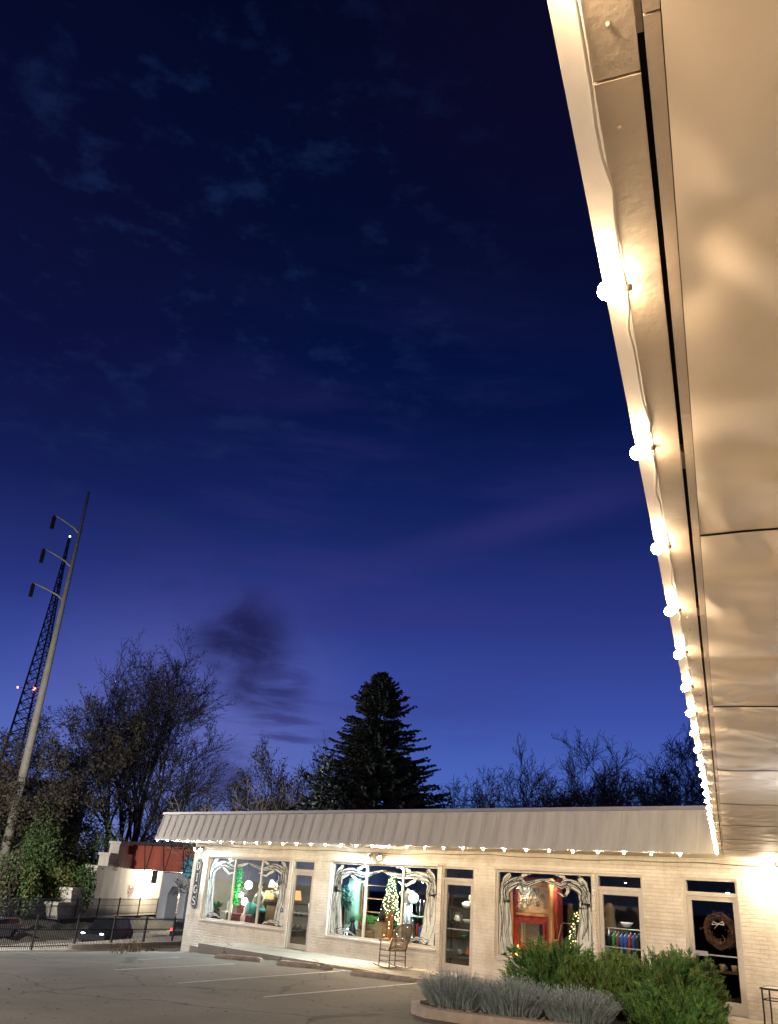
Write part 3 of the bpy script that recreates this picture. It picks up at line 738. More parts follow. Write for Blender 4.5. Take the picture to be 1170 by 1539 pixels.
# ------------------------------------------------------------------ DIGS sign
M['signblack'] = mat('sign_black', (0.018, 0.018, 0.02), 0.35, var=0.2)
M['signwhite'] = mat('sign_white', (0.75, 0.75, 0.72), 0.5, var=0.04)
sx0 = -26.30; ty = YF - .06
sign = thing('shop_sign', 'tall black vertical shop sign reading DIGS in white letters on the left pillar', 'sign', (sx0, YF - .045, 1.60))
def sign_outline(w, h, e=0.0):
    w -= e; h -= e; c = .07
    half = [(w, -h + c * 1.6), (w * .72, -h + c * 1.5), (w * .62, -h + c * .7)]
    arc = [(w * .55 * math.cos(t), -h + c * .55 - c * .55 * math.sin(t) * 1.0) for t in [0.3, .8, 1.25]]
    r = half + arc + [(-x, y) for x, y in (half + arc)[::-1]]
    return r + [(-x, -y) for x, y in r]
SH, SWd = .80, .165
m = MB(); m.poly(sign_outline(SWd, SH), lambda u, v, w: (u, w, v), 0, .035); m.build('sign_board', 'signblack', sign)
m = MB(); o = sign_outline(SWd, SH, .02) ; o2 = sign_outline(SWd, SH, .03); k = len(o)
m.add([(u, -.003, v) for u, v in o] + [(u, -.003, v) for u, v in o2], [(i, (i + 1) % k, (i + 1) % k + k, i + k) for i in range(k)]); m.build('sign_border', 'signwhite', sign)
def arcpts(cx, cz, rx, rz, a0, a1, n=18): return [(cx + rx * math.cos(a0 + (a1 - a0) * i / n), cz + rz * math.sin(a0 + (a1 - a0) * i / n)) for i in range(n + 1)]
fnS = lambda u, v, d: (u, -d, v)
def letter(zc, strokes):
    m = MB(); d = .006
    for pts, w in strokes:
        m.ribbon([(x, z + zc) for x, z in pts], w, fnS, d); d += .0006
    m.build('letter', 'signwhite', sign)
hh = .13
bul = lambda n, a, b: [a + (b - a) * math.sin(PI * i / n) for i in range(n + 1)]
letter(.56, [([(-.06, -hh), (-.06, hh)], .034), ([(-.095, hh - .007), (-.0, hh - .007)], .014), ([(-.095, -hh + .007), (-.0, -hh + .007)], .014), (arcpts(-.01, 0, .09, hh - .008, PI / 2, -PI / 2), bul(18, .014, .038))])
letter(.19, [([(0, -hh), (0, hh)], .036), ([(-.045, hh - .007), (.045, hh - .007)], .014), ([(-.045, -hh + .007), (.045, -hh + .007)], .014)])
letter(-.19, [(arcpts(0.01, 0, .088, hh - .008, .9, 2 * PI - .55, 24), bul(24, .014, .038)), ([(.075, -hh + .02), (.075, -.01)], .03), ([(.035, -.01), (.105, -.01)], .013), ([(.068, hh - .02), (.078, .055)], .014)])
sc = [(.075, hh - .04)] + arcpts(0, hh * .5, .07, hh * .5 - .006, .5, PI * 1.5 - .35, 12) + arcpts(0, -hh * .5, .075, hh * .5 - .006, PI / 2 - .35, -PI + .5, 12) + [(-.078, -hh + .045)]
letter(-.56, [(sc, bul(len(sc) - 1, .012, .04)), ([(.075, hh - .01), (.075, hh - .075)], .012), ([(-.078, -hh + .01), (-.078, -hh + .075)], .012)])

# ------------------------------------------------------------------ wheel stops
def stop(px0, px1, label, zt=0.0, broken=None):
    a, b = onG(*px0, 0.05), onG(*px1, 0.05); d = b - a; d.z = 0; L_ = d.length; d.normalize(); rz = math.atan2(d.y, d.x)
    zs = hg((a.x + b.x) / 2); tilt = (hg(b.x) - hg(a.x)) / L_
    t = thing('wheel_stop', label, 'wheel stop', (a.x, a.y, hg(a.x)), rz, 'concrete wheel stops')
    def seg(x0, x1, rr=0.0):
        m = MB(); n = 14; prof = [(-.09, 0), (-.085, .06), (-.055, .115), (.055, .115), (.085, .06), (.09, 0)]
        vs = []; rnd = random.Random(int(px0[0] + x0 * 10))
        for i in range(n + 1):
            x = x0 + (x1 - x0) * i / n; e = .75 if i in (0, n) else 1
            for y, z in prof: vs.append((x + rr * z, y * e + rnd.uniform(-.004, .004), z * e + x * tilt + rnd.uniform(-.004, .003) - .004))
        k = len(prof); fs = [(i * k + j, (i + 1) * k + j, (i + 1) * k + j + 1, i * k + j + 1) for i in range(n) for j in range(k - 1)]
        fs += [tuple(range(k)), tuple(range(n * k, n * k + k))[::-1]]; m.add(vs, fs); return m
    if broken:
        seg(0, L_ * broken).build('concrete_block', 'stop', t); seg(L_ * broken + .05, L_, .3).build('broken_piece', 'stop', t)
    else: seg(0, L_).build('concrete_block', 'stop', t)
    return t
stop((325, 1437), (394, 1443), 'left wheel stop, pale concrete, lying along the raised end of the sidewalk')
stop((418, 1447), (498, 1455), 'wheel stop with its right end broken off, between the left door and the middle window', broken=.8)
stop((529, 1462), (623, 1473), 'dark weathered wheel stop lying in front of the wicker rocking chair')

# dry leaves blown over the lot
M['leaf'] = mat('dry_leaf', (0.09, 0.055, 0.03), 0.9, var=0.5, scale=20)
m = MB()
for i in range(650):
    if i < 380: p = onG(random.uniform(10, 760), random.triangular(1446, 1560, 1470))
    else: p = Vector((random.uniform(-24, -9), 16.2 - abs(random.gauss(0, .25)) - .02, 0))
    r = random.uniform(.015, .042); a = random.uniform(0, 6)
    z = hg(p.x) + .012
    m.add([(p.x + r * math.cos(a + q) * (1 if q % 2 < 1 else .6), p.y + r * math.sin(a + q), z + random.uniform(0, .015)) for q in (0, 1.4, 3, 4.6)], [(0, 1, 2, 3)])
tag(m.build('fallen_leaves', 'leaf'), 'dry leaves scattered over the parking lot', 'leaves', kind='stuff')

# ------------------------------------------------------------------ wicker rocking chair
M['wicker'] = mat('wicker', (0.15, 0.095, 0.05), 0.6, var=0.4, scale=40)
M['wickwood'] = mat('chair_wood', (0.10, 0.06, 0.035), 0.5, var=0.3)
def rocking_chair(loc, rz):
    t = thing('rocking_chair', 'brown wicker rocking chair with rounded back standing before the middle window', 'rocking chair', loc, rz)
    # local: faces +x
    for sy in (-1, 1):
        m = MB(); pts = []
        for i in range(17):
            x = -.52 + 1.0 * i / 16; pts.append((x, sy * .26, .018 + .22 * (x + .02) ** 2))
        m.tube(pts, .014, 6); m.build('rocker', 'wickwood', t)
        for x, top in ((.24, .64), (-.2, .44)):
            m = MB(); m.tube([(x, sy * .26, .03 + .2 * x * x), (x * .97, sy * .255, .3), (x * .95, sy * .25, top)], .016, 6); m.build('leg', 'wickwood', t)
        m = MB(); m.tube([(.27, sy * .27, .62), (.22, sy * .28, .655), (0, sy * .285, .65), (-.15, sy * .27, .66), (-.22, sy * .25, .74)], [.02, .024, .022, .02, .016], 8); m.build('armrest', 'wicker', t)
        m = MB()
        for zz in (.15, .27): m.tube([(-.2, sy * .257, zz), (.235, sy * .257, zz)], .009, 5)
        m.build('side_rail', 'wickwood', t)
    m = MB()
    for x, zz in ((.235, .16), (.235, .28), (-.2, .2)): m.tube([(x, -.257, zz), (x, .257, zz)], .009, 5)
    m.build('cross_rail', 'wickwood', t)
    m = MB(); m.box(-.2, -.25, .40, .26, .25, .43); m.tube([(-.2, -.25, .42), (.26, -.25, .42), (.26, .25, .42), (-.2, .25, .42)], .02, 6, closed=True)
    m.build('seat', 'wicker', t)
    # woven back, leaning and curved, with an arched rim
    def bp(u, v):
        lean = -.20 - .30 * v; wrap = .10 * (1 - (u / .27) ** 2)
        return (lean - wrap * .6 + .03, u, .42 + .64 * v)
    m = MB(); top = lambda u: math.sqrt(max(0, 1 - (abs(u) / .27) ** 2.6)) * .34 + .66
    us = [-.265 + .53 * i / 15 for i in range(16)]
    for u in us: m.tube([bp(u, top(u) * q / 8) for q in range(9)], .005, 4)
    for k in range(26):
        v = (k + .5) / 26; row = [bp(u, v) for u in us if top(u) > v]
        if len(row) > 2: m.tube([(p[0] + (.007 if i % 2 else -.007), p[1], p[2]) for i, p in enumerate(row)], .008, 4)
    m.build('backrest', 'wicker', t)
    rim = [bp(-.27, 0), bp(-.27, .35)] + [bp(-.27 * math.cos(PI * i / 14), top(.27 * math.cos(PI * i / 14))) for i in range(15)] + [bp(.27, .35), bp(.27, 0)]
    m = MB(); m.tube(rim, .021, 7); m.build('back_rim', 'wicker', t)
    return t
rc = onY(590, 1454, 17.7)
rocking_chair((rc.x, rc.y, 0.0), math.radians(170))

# ------------------------------------------------------------------ patio chair at the right edge
M['cushion'] = mat('pale_tabletop', (0.66, 0.59, 0.49), 0.5, var=0.08)
pc = thing('patio_table', 'black tube framed patio table with a pale top, cut off at the lower right edge', 'table', (-5.80, 15.1, 0), math.radians(8))
rr_ = [(.0, .08), (.03, .02), (.10, 0), (1.0, 0), (1.07, .02), (1.1, .08), (1.1, .52), (1.07, .58), (1.0, .6), (.10, .6), (.03, .58), (0, .52)]
m = MB(); m.tube([(x, y, .80) for x, y in rr_], .016, 7, closed=True); m.build('top_rim', 'black', pc)
m = MB(); m.poly([(x * .98 + .01, y * .97 + .009) for x, y in rr_], lambda u, v, w: (u, v, w), .786, .806); m.build('tabletop', 'cushion', pc)
for x in (.03, 1.07):
    for y in (.05, .55):
        m = MB(); m.tube([(x, y, .79), (x, y, .4), (x + (-.02 if x < .5 else .02), y, 0)], .014, 7); m.build('leg', 'black', pc)
m = MB(); m.tube([(.03, .05, .64), (1.07, .05, .62)], .009, 6); m.tube([(.03, .55, .64), (1.07, .55, .62)], .009, 6); m.tube([(.03, .05, .64), (.03, .55, .64)], .009, 6); m.tube([(1.07, .05, .62), (1.07, .55, .62)], .009, 6); m.build('lower_rail', 'black', pc)

# ------------------------------------------------------------------ junipers and lavender
M['juniper'] = mat('juniper_green', (0.075, 0.19, 0.045), 0.65, var=0.45, scale=2.5)
M['juniper_l'] = mat('juniper_tip', (0.17, 0.30, 0.065), 0.6, var=0.3, scale=4)
M['juniper_o'] = mat('juniper_olive', (0.17, 0.23, 0.055), 0.6, var=0.35, scale=3)
M['stem'] = mat('shrub_stem', (0.07, 0.045, 0.03), 0.9)
def juniper(x, y, rx, ry, h, seed, label, mats, nb=900, z0=.09):
    rnd = random.Random(seed); t = thing('juniper_bush', label, 'bush', (x, y, z0), 0, 'junipers in the planting island')
    st = MB(); fo = MB()
    lobes = [(rnd.uniform(-.6, .6) * rx, rnd.uniform(-.6, .6) * ry, rnd.uniform(.62, 1.0)) for _ in range(9)] + [(0, 0, 1)]
    for i in range(nb):
        lx, ly, lh = lobes[rnd.randrange(len(lobes))]
        th = rnd.uniform(0, 2 * PI); el = math.asin(rnd.uniform(-.05, 1)) 
        rr = rnd.uniform(.55, 1.0) ** .6
        d = Vector((math.cos(th) * math.cos(el), math.sin(th) * math.cos(el), math.sin(el)))
        tip = Vector((lx + d.x * rx * .52 * rr, ly + d.y * ry * .52 * rr, .18 * h + max(.02, (d.z) * h * .78 * lh * rr + .04)))
        out = Vector((tip.x / rx, tip.y / ry, .55 + .5 * tip.z / h + rnd.uniform(-.2, .4))).normalized()
        out = (out + Vector([rnd.uniform(-.45, .45) for _ in range(3)])).normalized()
        L_ = rnd.uniform(.14, .30)
        if rnd.random() < .04: L_ *= 1.9; out.z += .6; out.normalize()
        base = tip - out * L_
        if i % 6 == 0: st.tube([Vector((lx * .3, ly * .3, 0)), base * .6, base, tip - out * L_ * .3], [.014, .009, .005, .002], 4, cap=False)
        fo.cur = 0 if rnd.random() < .55 else 1
        a = out.cross(Vector((rnd.uniform(-1, 1), rnd.uniform(-1, 1), rnd.uniform(-1, 1)))).normalized()
        nseg = 7
        for k in range(nseg):
            p = base + out * L_ * (k + .3) / nseg; wl = (.072 - .042 * k / nseg) * rnd.uniform(.7, 1.25)
            for q in range(3):
                an = q * 2.1 + k * 1.1 + rnd.uniform(-.4, .4)
                side = (Matrix.Rotation(an, 3, out) @ a)
                tipp = p + (side * .75 + out * .75 + Vector((0, 0, .12))) * wl
                w = out.cross(side) * wl * .17 
                mid = p.lerp(tipp, .5)
                fo.add([p, mid + w, tipp, mid - w], [(0, 1, 2, 3)])
        fo.add([tip - out * .03 + a * .008, tip + out * .035, tip - out * .03 - a * .008], [(0, 1, 2)])
    st.build('stem', 'stem', t); tag(fo.build('foliage', mats, t))
    return t
JU = [(-9.55, 15.1, 1.05, .8, 1.2, 'dense green juniper bush under the right side display window, leftmost of the junipers', ['juniper', 'juniper_l']),
      (-8.35, 15.0, .9, .8, 1.12, 'olive green feathery juniper bush in front of the clothes rack doorway', ['juniper_o', 'juniper_l']),
      (-7.2, 15.0, .85, .75, 1.3, 'darker rounded juniper bush hiding the foot of the wreath door', ['juniper', 'juniper_o']),
      (-6.75, 14.3, .85, .6, .72, 'low bright green juniper sprawl at the bottom edge beside the lavender', ['juniper', 'juniper_l'])]
for i, (x, y, rx, ry, h, lab, ms) in enumerate(JU): juniper(x, y, rx, ry, h, 50 + i, lab, ms, 1700 if i < 3 else 1300)

M['lav'] = mat('lavender_leaf', (0.31, 0.365, 0.37), 0.8, var=0.35, scale=6)
M['lav_tip'] = mat('lavender_tip', (0.38, 0.40, 0.47), 0.8, var=0.3, scale=9)
M['lav_dk'] = mat('lavender_leaf_dark', (0.18, 0.23, 0.19), 0.8, var=0.3)
def lavender(x, y, rx, ry, h, seed, label, n=3200):
    rnd = random.Random(seed); t = thing('lavender_plant', label, 'lavender', (x, y, .09), 0, 'lavender clumps along the kerb'); m = MB()
    for i in range(n):
        th = rnd.uniform(0, 2 * PI); r = math.sqrt(rnd.random())
        bx, by = math.cos(th) * r, math.sin(th) * r
        b = Vector((bx * rx * .75, by * ry * .75, 0))
        lean = Vector((bx * .55 + rnd.gauss(0, .16), by * .55 + rnd.gauss(0, .16), 1)).normalized()
        L_ = h * (1 - .28 * r * r) * rnd.uniform(.5, 1.12)
        w = rnd.uniform(.004, .0075); side = Vector((rnd.uniform(-1, 1), rnd.uniform(-1, 1), 0)).normalized() * w
        m.cur = 0 if rnd.random() < .6 else 2
        p0 = b; p1 = b + lean * L_ * .55; p2 = b + (lean + Vector((bx * .15, by * .15, -.03))) * L_
        m.add([p0 - side, p0 + side, p1 + side, p1 - side, p2], [(0, 1, 2, 3), (3, 2, 4)])
        for k in range(3):           # leaves up the stalk
            q = p0.lerp(p2, rnd.uniform(.15, .8)); dd = Vector((rnd.gauss(0, 1), rnd.gauss(0, 1), 1.2)).normalized() * rnd.uniform(.03, .06)
            m.add([q, q + dd * .5 + side * .8, q + dd, q + dd * .5 - side * .8], [(0, 1, 2, 3)])
        if rnd.random() < .4:
            m.cur = 1; a = (p2 - p1).normalized() * .035; s2 = side.normalized() * .006
            m.add([p2 - a * .4, p2 + s2, p2 + a * .7, p2 - s2], [(0, 1, 2, 3)])
    m.build('foliage', ['lav', 'lav_tip', 'lav_dk'], t)
    return t
for i, (x, y, rx, ry, h, lab) in enumerate([
    (-10.15, 12.85, .68, .58, .58, 'grey lavender clump on the rounded left tip of the kerbed island'),
    (-9.15, 13.1, .68, .6, .56, 'grey lavender clump in the middle of the row along the kerb'),
    (-8.1, 13.45, .66, .55, .52, 'darker silvery lavender clump at the right end of the row, before the junipers')]): lavender(x, y, rx, ry, h, 80 + i, lab)
# tiny bed litter
M['pebble'] = mat('pebble', (0.28, 0.22, 0.16), 0.9, var=0.5, scale=15)
m = MB()
for i in range(160):
    u = random.random(); x = -10.5 + 3.6 * u + random.uniform(-.1, .2); y = 12.25 + max(0, (x + 9.6)) * .48 + random.uniform(.05, .5)
    r = random.uniform(.012, .04); m.ball((x, y, .095), r, 6, 4, sz=.6)
tag(m.build('gravel', 'pebble'), 'small stones and chips along the bed edge behind the kerb', 'gravel', kind='stuff')

# ------------------------------------------------------------------ fences
M['fence'] = mat('fence_black', (0.012, 0.013, 0.016), 0.4, var=0.2)
def fence(pts, h, label, step=.11, pick=.009, post=.03):
    t = thing('metal_fence', label, 'fence', pts[0])
    o = Vector(pts[0])
    for i, p in enumerate(pts):
        q = Vector(p) - o; m = MB(); m.box(q.x - post, q.y - post, q.z - .25, q.x + post, q.y + post, q.z + h + .05)
        m.box(q.x - post * 1.25, q.y - post * 1.25, q.z + h + .052, q.x + post * 1.25, q.y + post * 1.25, q.z + h + .075); m.build('fence_post', 'fence', t)
    for a, b in zip(pts, pts[1:]):
        a = Vector(a) - o; b = Vector(b) - o; d = b - a; L_ = math.hypot(d.x, d.y); m = MB(); u = Vector((d.x, d.y, 0)).normalized(); w = Vector((-u.y, u.x, 0))
        for f in (.12, .60 if h > 1.1 else .7, .95):
            z = Vector((0, 0, h * f)); m.obox((a + b) / 2 + z, d, w, (0, 0, 1), d.length / 2 - .03, .011, .017)
        n = int(L_ / step)
        for k in range(1, n):
            c = a.lerp(b, k / n) + Vector((0, 0, h * .53)); m.obox(c, u, w, (0, 0, 1), pick, pick, h * .49)
        m.build('fence_panel', 'fence', t)
    return t
fp = []
for k in range(-7, 8):
    y = 16.4 + k * 2.35; x = fence_x(y, -.12); fp.append((x, y, hg(x) + .03))
fence(fp, 1.18, 'black metal picket fence along the edge of the parking lot, nearer of the two')
BP = [(-41, 4), (-45, 10.5), (-48.5, 16), (-52, 21.3), (-54.86, 25.7), (-57, 28.9), (-58.9, 31.7), (-60.7, 34.4), (-62.6, 37.2), (-64.6, 40.2), (-66.6, 43.2), (-68.6, 46.2), (-70.6, 49.2), (-74, 54), (-78, 60)]
bp_ = []
for (a, b) in zip(BP, BP[1:]):
    bp_.append((a[0], a[1], -1.42))
    if math.dist(a, b) > 4.5: bp_.append(((a[0] + b[0]) / 2, (a[1] + b[1]) / 2, -1.42))
fence(bp_, 1.2, 'black metal fence on the far side of the road below the ivy bank', step=.14, pick=.010)
# kerb wall under the fence near the building, with dry weeds
m = MB()
for k in range(8):
    y0 = 18.2 + k * 1.0; x0, x1 = fence_x(y0, .45), fence_x(y0 + 1, .45)
    m.add([(x0, y0, hg(x0)), (x0 - .3, y0, hg(x0)), (x1 - .3, y0 + 1, hg(x1)), (x1, y0 + 1, hg(x1)), (x0, y0, hg(x0) + .22), (x0 - .3, y0, hg(x0) + .22), (x1 - .3, y0 + 1, hg(x1) + .22), (x1, y0 + 1, hg(x1) + .22)],
          [(4, 5, 6, 7), (0, 4, 7, 3), (1, 2, 6, 5), (0, 1, 5, 4), (3, 7, 6, 2)])
tag(m.build('kerb', 'kerb'), kind='structure')
M['dry'] = mat('dry_weed', (0.18, 0.13, 0.07), 0.9, var=0.4)
def weed(px, py, n, h, label):
    p = onG(px, py); t = MB(); rnd = random.Random(px)
    for i in range(n):
        a = rnd.uniform(0, 6.3); d = Vector((math.cos(a) * rnd.uniform(.1, .7), math.sin(a) * rnd.uniform(.1, .7), 1)).normalized() * h * rnd.uniform(.4, 1.1)
        b = Vector((rnd.gauss(0, .12), rnd.gauss(0, .12), 0)); s = Vector((rnd.uniform(-1, 1), rnd.uniform(-1, 1), 0)).normalized() * .006
        t.add([b - s, b + s, b + d * .6 + s, b + d * .6 - s, b + d], [(0, 1, 2, 3), (3, 2, 4)])
        for k in range(3):
            q = b + d * rnd.uniform(.3, 1); e = Vector((rnd.gauss(0, 1), rnd.gauss(0, 1), rnd.gauss(0, 1))).normalized() * .06
            t.add([q, q + e * .6 + s * 2, q + e * 1.2, q + e * .6 - s * 2], [(0, 1, 2, 3)])
    tag(t.build('weed_clump', 'dry', None, (p.x, p.y, hg(p.x))), label, 'weeds', 'dry weeds by the fence')
weed(178, 1433, 30, .3, 'small dry weed clump at the fence foot, left of the bushier one')
weed(200, 1431, 60, .42, 'bushiest dry brown weed clump at the fence foot')
weed(226, 1430, 48, .3, 'low dry weed clump at the fence foot near the pillar')

# ------------------------------------------------------------------ cars on the road
def car_mats(n, col):
    m = mat(n, col, 0.3, 0.3, var=0.03, spec=0.6); return m
M['tyre'] = mat('tyre', (0.015, 0.015, 0.015), 0.9); M['rim'] = mat('rim', (0.3, 0.3, 0.3), 0.3, 0.8)
M['carglass'] = mat('car_glass', (0.01, 0.012, 0.015), 0.08, spec=0.8)
M['tail'] = emit('tail_light', (1, .07, .04), 9.0); M['head'] = emit('head_light', (.85, .92, 1), 14.0)
M['carblack'] = mat('dark_car_paint', (0.02, 0.024, 0.035), 0.25, 0.4, var=.05, spec=.7)
M['carsilver'] = mat('silver_car_paint', (0.28, 0.3, 0.33), 0.3, 0.5, var=.05, spec=.7)
def car(loc, rz, label, paint, suv=True):
    t = thing('car', label, 'car', loc, rz); t.scale = (.9, .9, .9)       # faces +x
    H_ = 1.68 if suv else 1.44
    low = [(-2.25, .38), (-2.3, .75), (-2.22, .98), (-1.2, 1.02), (.75, 1.0), (1.9, .88), (2.28, .72), (2.3, .4), (2.0, .28), (-2.0, .28)]
    wb = {0: .80, 1: .90}
    m = MB(); n = len(low)
    vs = [(x, -.90, z) for x, z in low] + [(x, .90, z) for x, z in low]
    m.add([(x, -.88, z) for x, z in low] + [(x, -.93 if z < .9 else -.86, z) for x, z in low] , [])
    rings = [(-.84, .94), (-.91, .985), (-.92, 1.0), (.92, 1.0), (.91, .985), (.84, .94)]
    vs = []
    for y, s in rings: vs += [(x * s, y, .62 + (z - .62) * s) for x, z in low]
    fs = [tuple(range(n))[::-1], tuple(range(5 * n, 6 * n))] + [(r * n + i, r * n + (i + 1) % n, (r + 1) * n + (i + 1) % n, (r + 1) * n + i) for r in range(5) for i in range(n)]
    m.add(vs, fs, False)
    gh = [(-2.12, .97), (-1.85, H_ - .08), (-1.3, H_), (.15, H_), (.45, H_ - .05), (1.15, .98)]
    k = len(gh); rg = [(-.84, 0), (-.68, 1), (.68, 1), (.84, 0)]
    pts = [[(x, (-.86 if s < 0 else .86) if z < 1.0 else s * (.86 - .20 * (z - .97) / (H_ - .97)), z) for x, z in gh] for s in (-1, 1)]
    vs = pts[0] + pts[1]
    m.add(vs, [tuple(range(k))[::-1], tuple(range(k, 2 * k))] + [(i, i + 1, i + 1 + k, i + k) for i in range(k - 1)])
    m.build('body', paint, t)
    for s in (-1, 1):
        for a, b in ((-1.75, -.75), (-.68, .1), (.17, .85)):
            f = lambda x, z: (x, s * (.872 - .20 * (z - .97) / (H_ - .97)), z)
            zt = lambda x: min(H_ - .12, 1.0 + (1.12 - x) * .62) if x > .3 else H_ - .12
            m = MB(); m.add([f(a, 1.04), f(b, 1.04), f(b if b < .8 else .5, zt(b if b < .8 else .5)), f(a, zt(a))], [(0, 1, 2, 3)] if s < 0 else [(3, 2, 1, 0)]); m.build('side_window', 'carglass', t)
        for x in (-1.4, 1.42):
            m = MB(); m.lathe((x, s * .72, .33), [(.2, 0), (.32, .01), (.335, .05), (.335, .17), (.32, .21), (.2, .22)], 20, ax=(0, s, 0)); w_ = m.build('wheel', 'tyre', t)
            m = MB(); m.lathe((x, s * .72, .33), [(.19, .221), (.2, .225), (.05, .21)], 12, ax=(0, s, 0)); m.build('rim', 'rim', w_)
        m = MB(); m.ball((2.17, s * .66, .74), .1, 10, 6, sx=.9, sy=1.7, sz=.7); m.build('headlight', 'head', t)
        m = MB(); m.box(-2.30, s * .56, .74, -2.2, s * .88, .93); m.build('taillight', 'tail', t)
    m = MB(); m.add([(.55, -.6, H_ - .09), (.55, .6, H_ - .09), (1.1, .72, 1.03), (1.1, -.72, 1.03)], [(3, 2, 1, 0)]); o = m.build('windscreen', 'carglass', t); o.location.z += .012; o.location.x = .012
    m = MB(); m.add([(-2.12, -.7, 1.05), (-2.12, .7, 1.05), (-1.92, .6, H_ - .2), (-1.92, -.6, H_ - .2)], [(3, 2, 1, 0)]); o = m.build('rear_window', 'carglass', t); o.location = (-.012, 0, .012)
    return t
rzr = math.atan2(-.81, .58)
a = atD(160, 1405, 59)
car((a.x, a.y, -2.43), rzr, 'dark car driving on the road behind the picket fence, headlights lit', 'carblack')
a = atD(287, 1410, 66); car((a.x, a.y, -2.43), rzr + PI, 'black car with a red tail light beside the left pillar', 'carblack', False)
a = atD(-14, 1405, 58); car((a.x, a.y, -2.43), rzr, 'silver car cut off at the left edge of the road', 'carsilver', False)

# ------------------------------------------------------------------ railway bridge and retaining wall
M['conc_white'] = mat('stained_white_concrete', (0.50, 0.47, 0.42), 0.85, var=0.35, scale=.9, bump=.3, bscale=6, stretch=(1, 1, .22))
M['conc_blue'] = mat('painted_grey_concrete', (0.28, 0.30, 0.34), 0.8, var=0.25, scale=.8, bump=.3, bscale=5, stretch=(1, 1, .4))
M['red'] = mat('bridge_red_paint', (0.29, 0.072, 0.05), 0.7, var=0.35, scale=.7, stretch=(1, 1, .3))
M['rust'] = mat('bridge_dark_steel', (0.04, 0.03, 0.03), 0.8, var=0.4)
M['graf'] = mat('graffiti_mauve', (0.28, 0.14, 0.18), 0.8); M['graf2'] = mat('graffiti_grey', (0.10, 0.11, 0.10), 0.8)
M['blueblob'] = mat('mural_blue', (0.08, 0.30, 0.42), 0.8)
def frame2(A, B):
    A = Vector(A); B = Vector(B); d = B - A; return A, math.atan2(d.y, d.x), d.length
A_ = atD(84, 1376, 65.0); B_ = atD(242, 1377, 82.0)
oA, rA, lA = frame2((A_.x, A_.y), (B_.x, B_.y))
def loc_on(px, py):
    """pixel -> local (u,z) on the retaining wall plane"""
    d = ray(px, py); u = Vector((math.cos(rA), math.sin(rA))); n = Vector((-u.y, u.x))
    t = oA.dot(n) / (d[0] * n.x + d[1] * n.y); p = Vector((d[0] * t, d[1] * t)); return (p - oA).dot(u), EYE + d[2] * t
rw = thing('retaining_wall', 'stepped white concrete retaining wall with stains and graffiti left of the bridge', 'wall', (oA.x, oA.y, 0), rA)
out = [(86, 1385), (86, 1360), (107, 1356), (108, 1338), (144, 1336), (146, 1304), (162, 1302), (165, 1285), (178, 1283), (181, 1268), (192, 1268)]
o = [loc_on(*p) for p in out]; o = [(u, max(z, -1.5)) for u, z in o]; uR = o[-1][0]
o.append((uR, -1.5))
m = MB(); m.poly(o, lambda u, v, w: (u, w, v), 0, .8); m.build('wall_face', 'conc_white', rw)
m = MB()
for a, b in zip(out[1:], out[2:]):
    if abs(a[1] - b[1]) < 5:
        u0, z0 = loc_on(*a); u1, z1 = loc_on(*b); m.box(u0 - .08, -.1, z0 - .02, u1 + .05, .9, z0 + .16)
m.build('coping', 'conc_white', rw)
def graffiti(parent, cu, cz, s, seed, mt, n=7):
    rnd = random.Random(seed); m = MB()
    for k in range(n):
        pts = [(cu + rnd.uniform(-s, s), cz + rnd.uniform(-s * .7, s * .7)) for _ in range(4)]
        m.ribbon(wob(pts, .02, seed + k, 2, 24), .055, lambda u, v, d: (u, -d, v), .01 + .002 * k)
    m.build('graffiti', mt, parent)
gu, gz = loc_on(174, 1300); graffiti(rw, gu, gz, .65, 3, 'graf2', 6)
# abutment with lamp
ab = thing('bridge_abutment', 'cream lit concrete abutment under the red bridge with a wall lamp and graffiti', 'wall', (oA.x, oA.y, 0), rA)
uE = loc_on(262, 1340)[0]
m = MB(); m.box(uR + .01, 0, -1.5, uE + 14, 1.0, 3.0); m.build('wall_face', mat('abutment_concrete', (0.58, 0.52, 0.42), .85, var=.22, scale=.8, bump=.25, bscale=6, stretch=(1, 1, .25)), ab)
gu, gz = loc_on(198, 1337); graffiti(ab, gu, gz, .75, 11, 'graf', 8)
lu, lz = loc_on(223, 1307)
ul = thing('wall_lamp', 'bright white lamp on the abutment under the railway bridge', 'wall lamp', (oA.x + math.cos(rA) * lu + math.sin(rA) * .0, oA.y + math.sin(rA) * lu, lz), rA)
M['ulamp'] = emit('underpass_lamp', (1, .93, .80), 140.0)
m = MB(); m.box(-.18, -.12, -.02, .18, -.001, .22); m.build('lamp_box', 'lampmetal', ul)
m = MB(); m.box(-.17, -.3, -.1, .17, -.125, .14); m.build('lens', 'ulamp', ul)
light('lamp_glow', 'POINT', (0, -1.4, -.2), 1900, (1, .90, .72), ul, .15)
lu2 = loc_on(262, 1318)[0] + 1.5  # unseen lamp, added so the arch openings show a lit wall
u2 = thing('wall_lamp', 'second lamp deeper under the bridge, unseen behind the pier, added to light the arches', 'wall lamp', (oA.x + math.cos(rA) * lu2, oA.y + math.sin(rA) * lu2, lz), rA)
m = MB(); m.box(-.18, -.12, -.02, .18, -.001, .22); m.build('lamp_box', 'lampmetal', u2)
m = MB(); m.box(-.17, -.3, -.1, .17, -.125, .14); m.build('lens', 'ulamp', u2)
light('lamp_glow', 'POINT', (0, -1.4, -.2), 1500, (1, .90, .72), u2, .15)
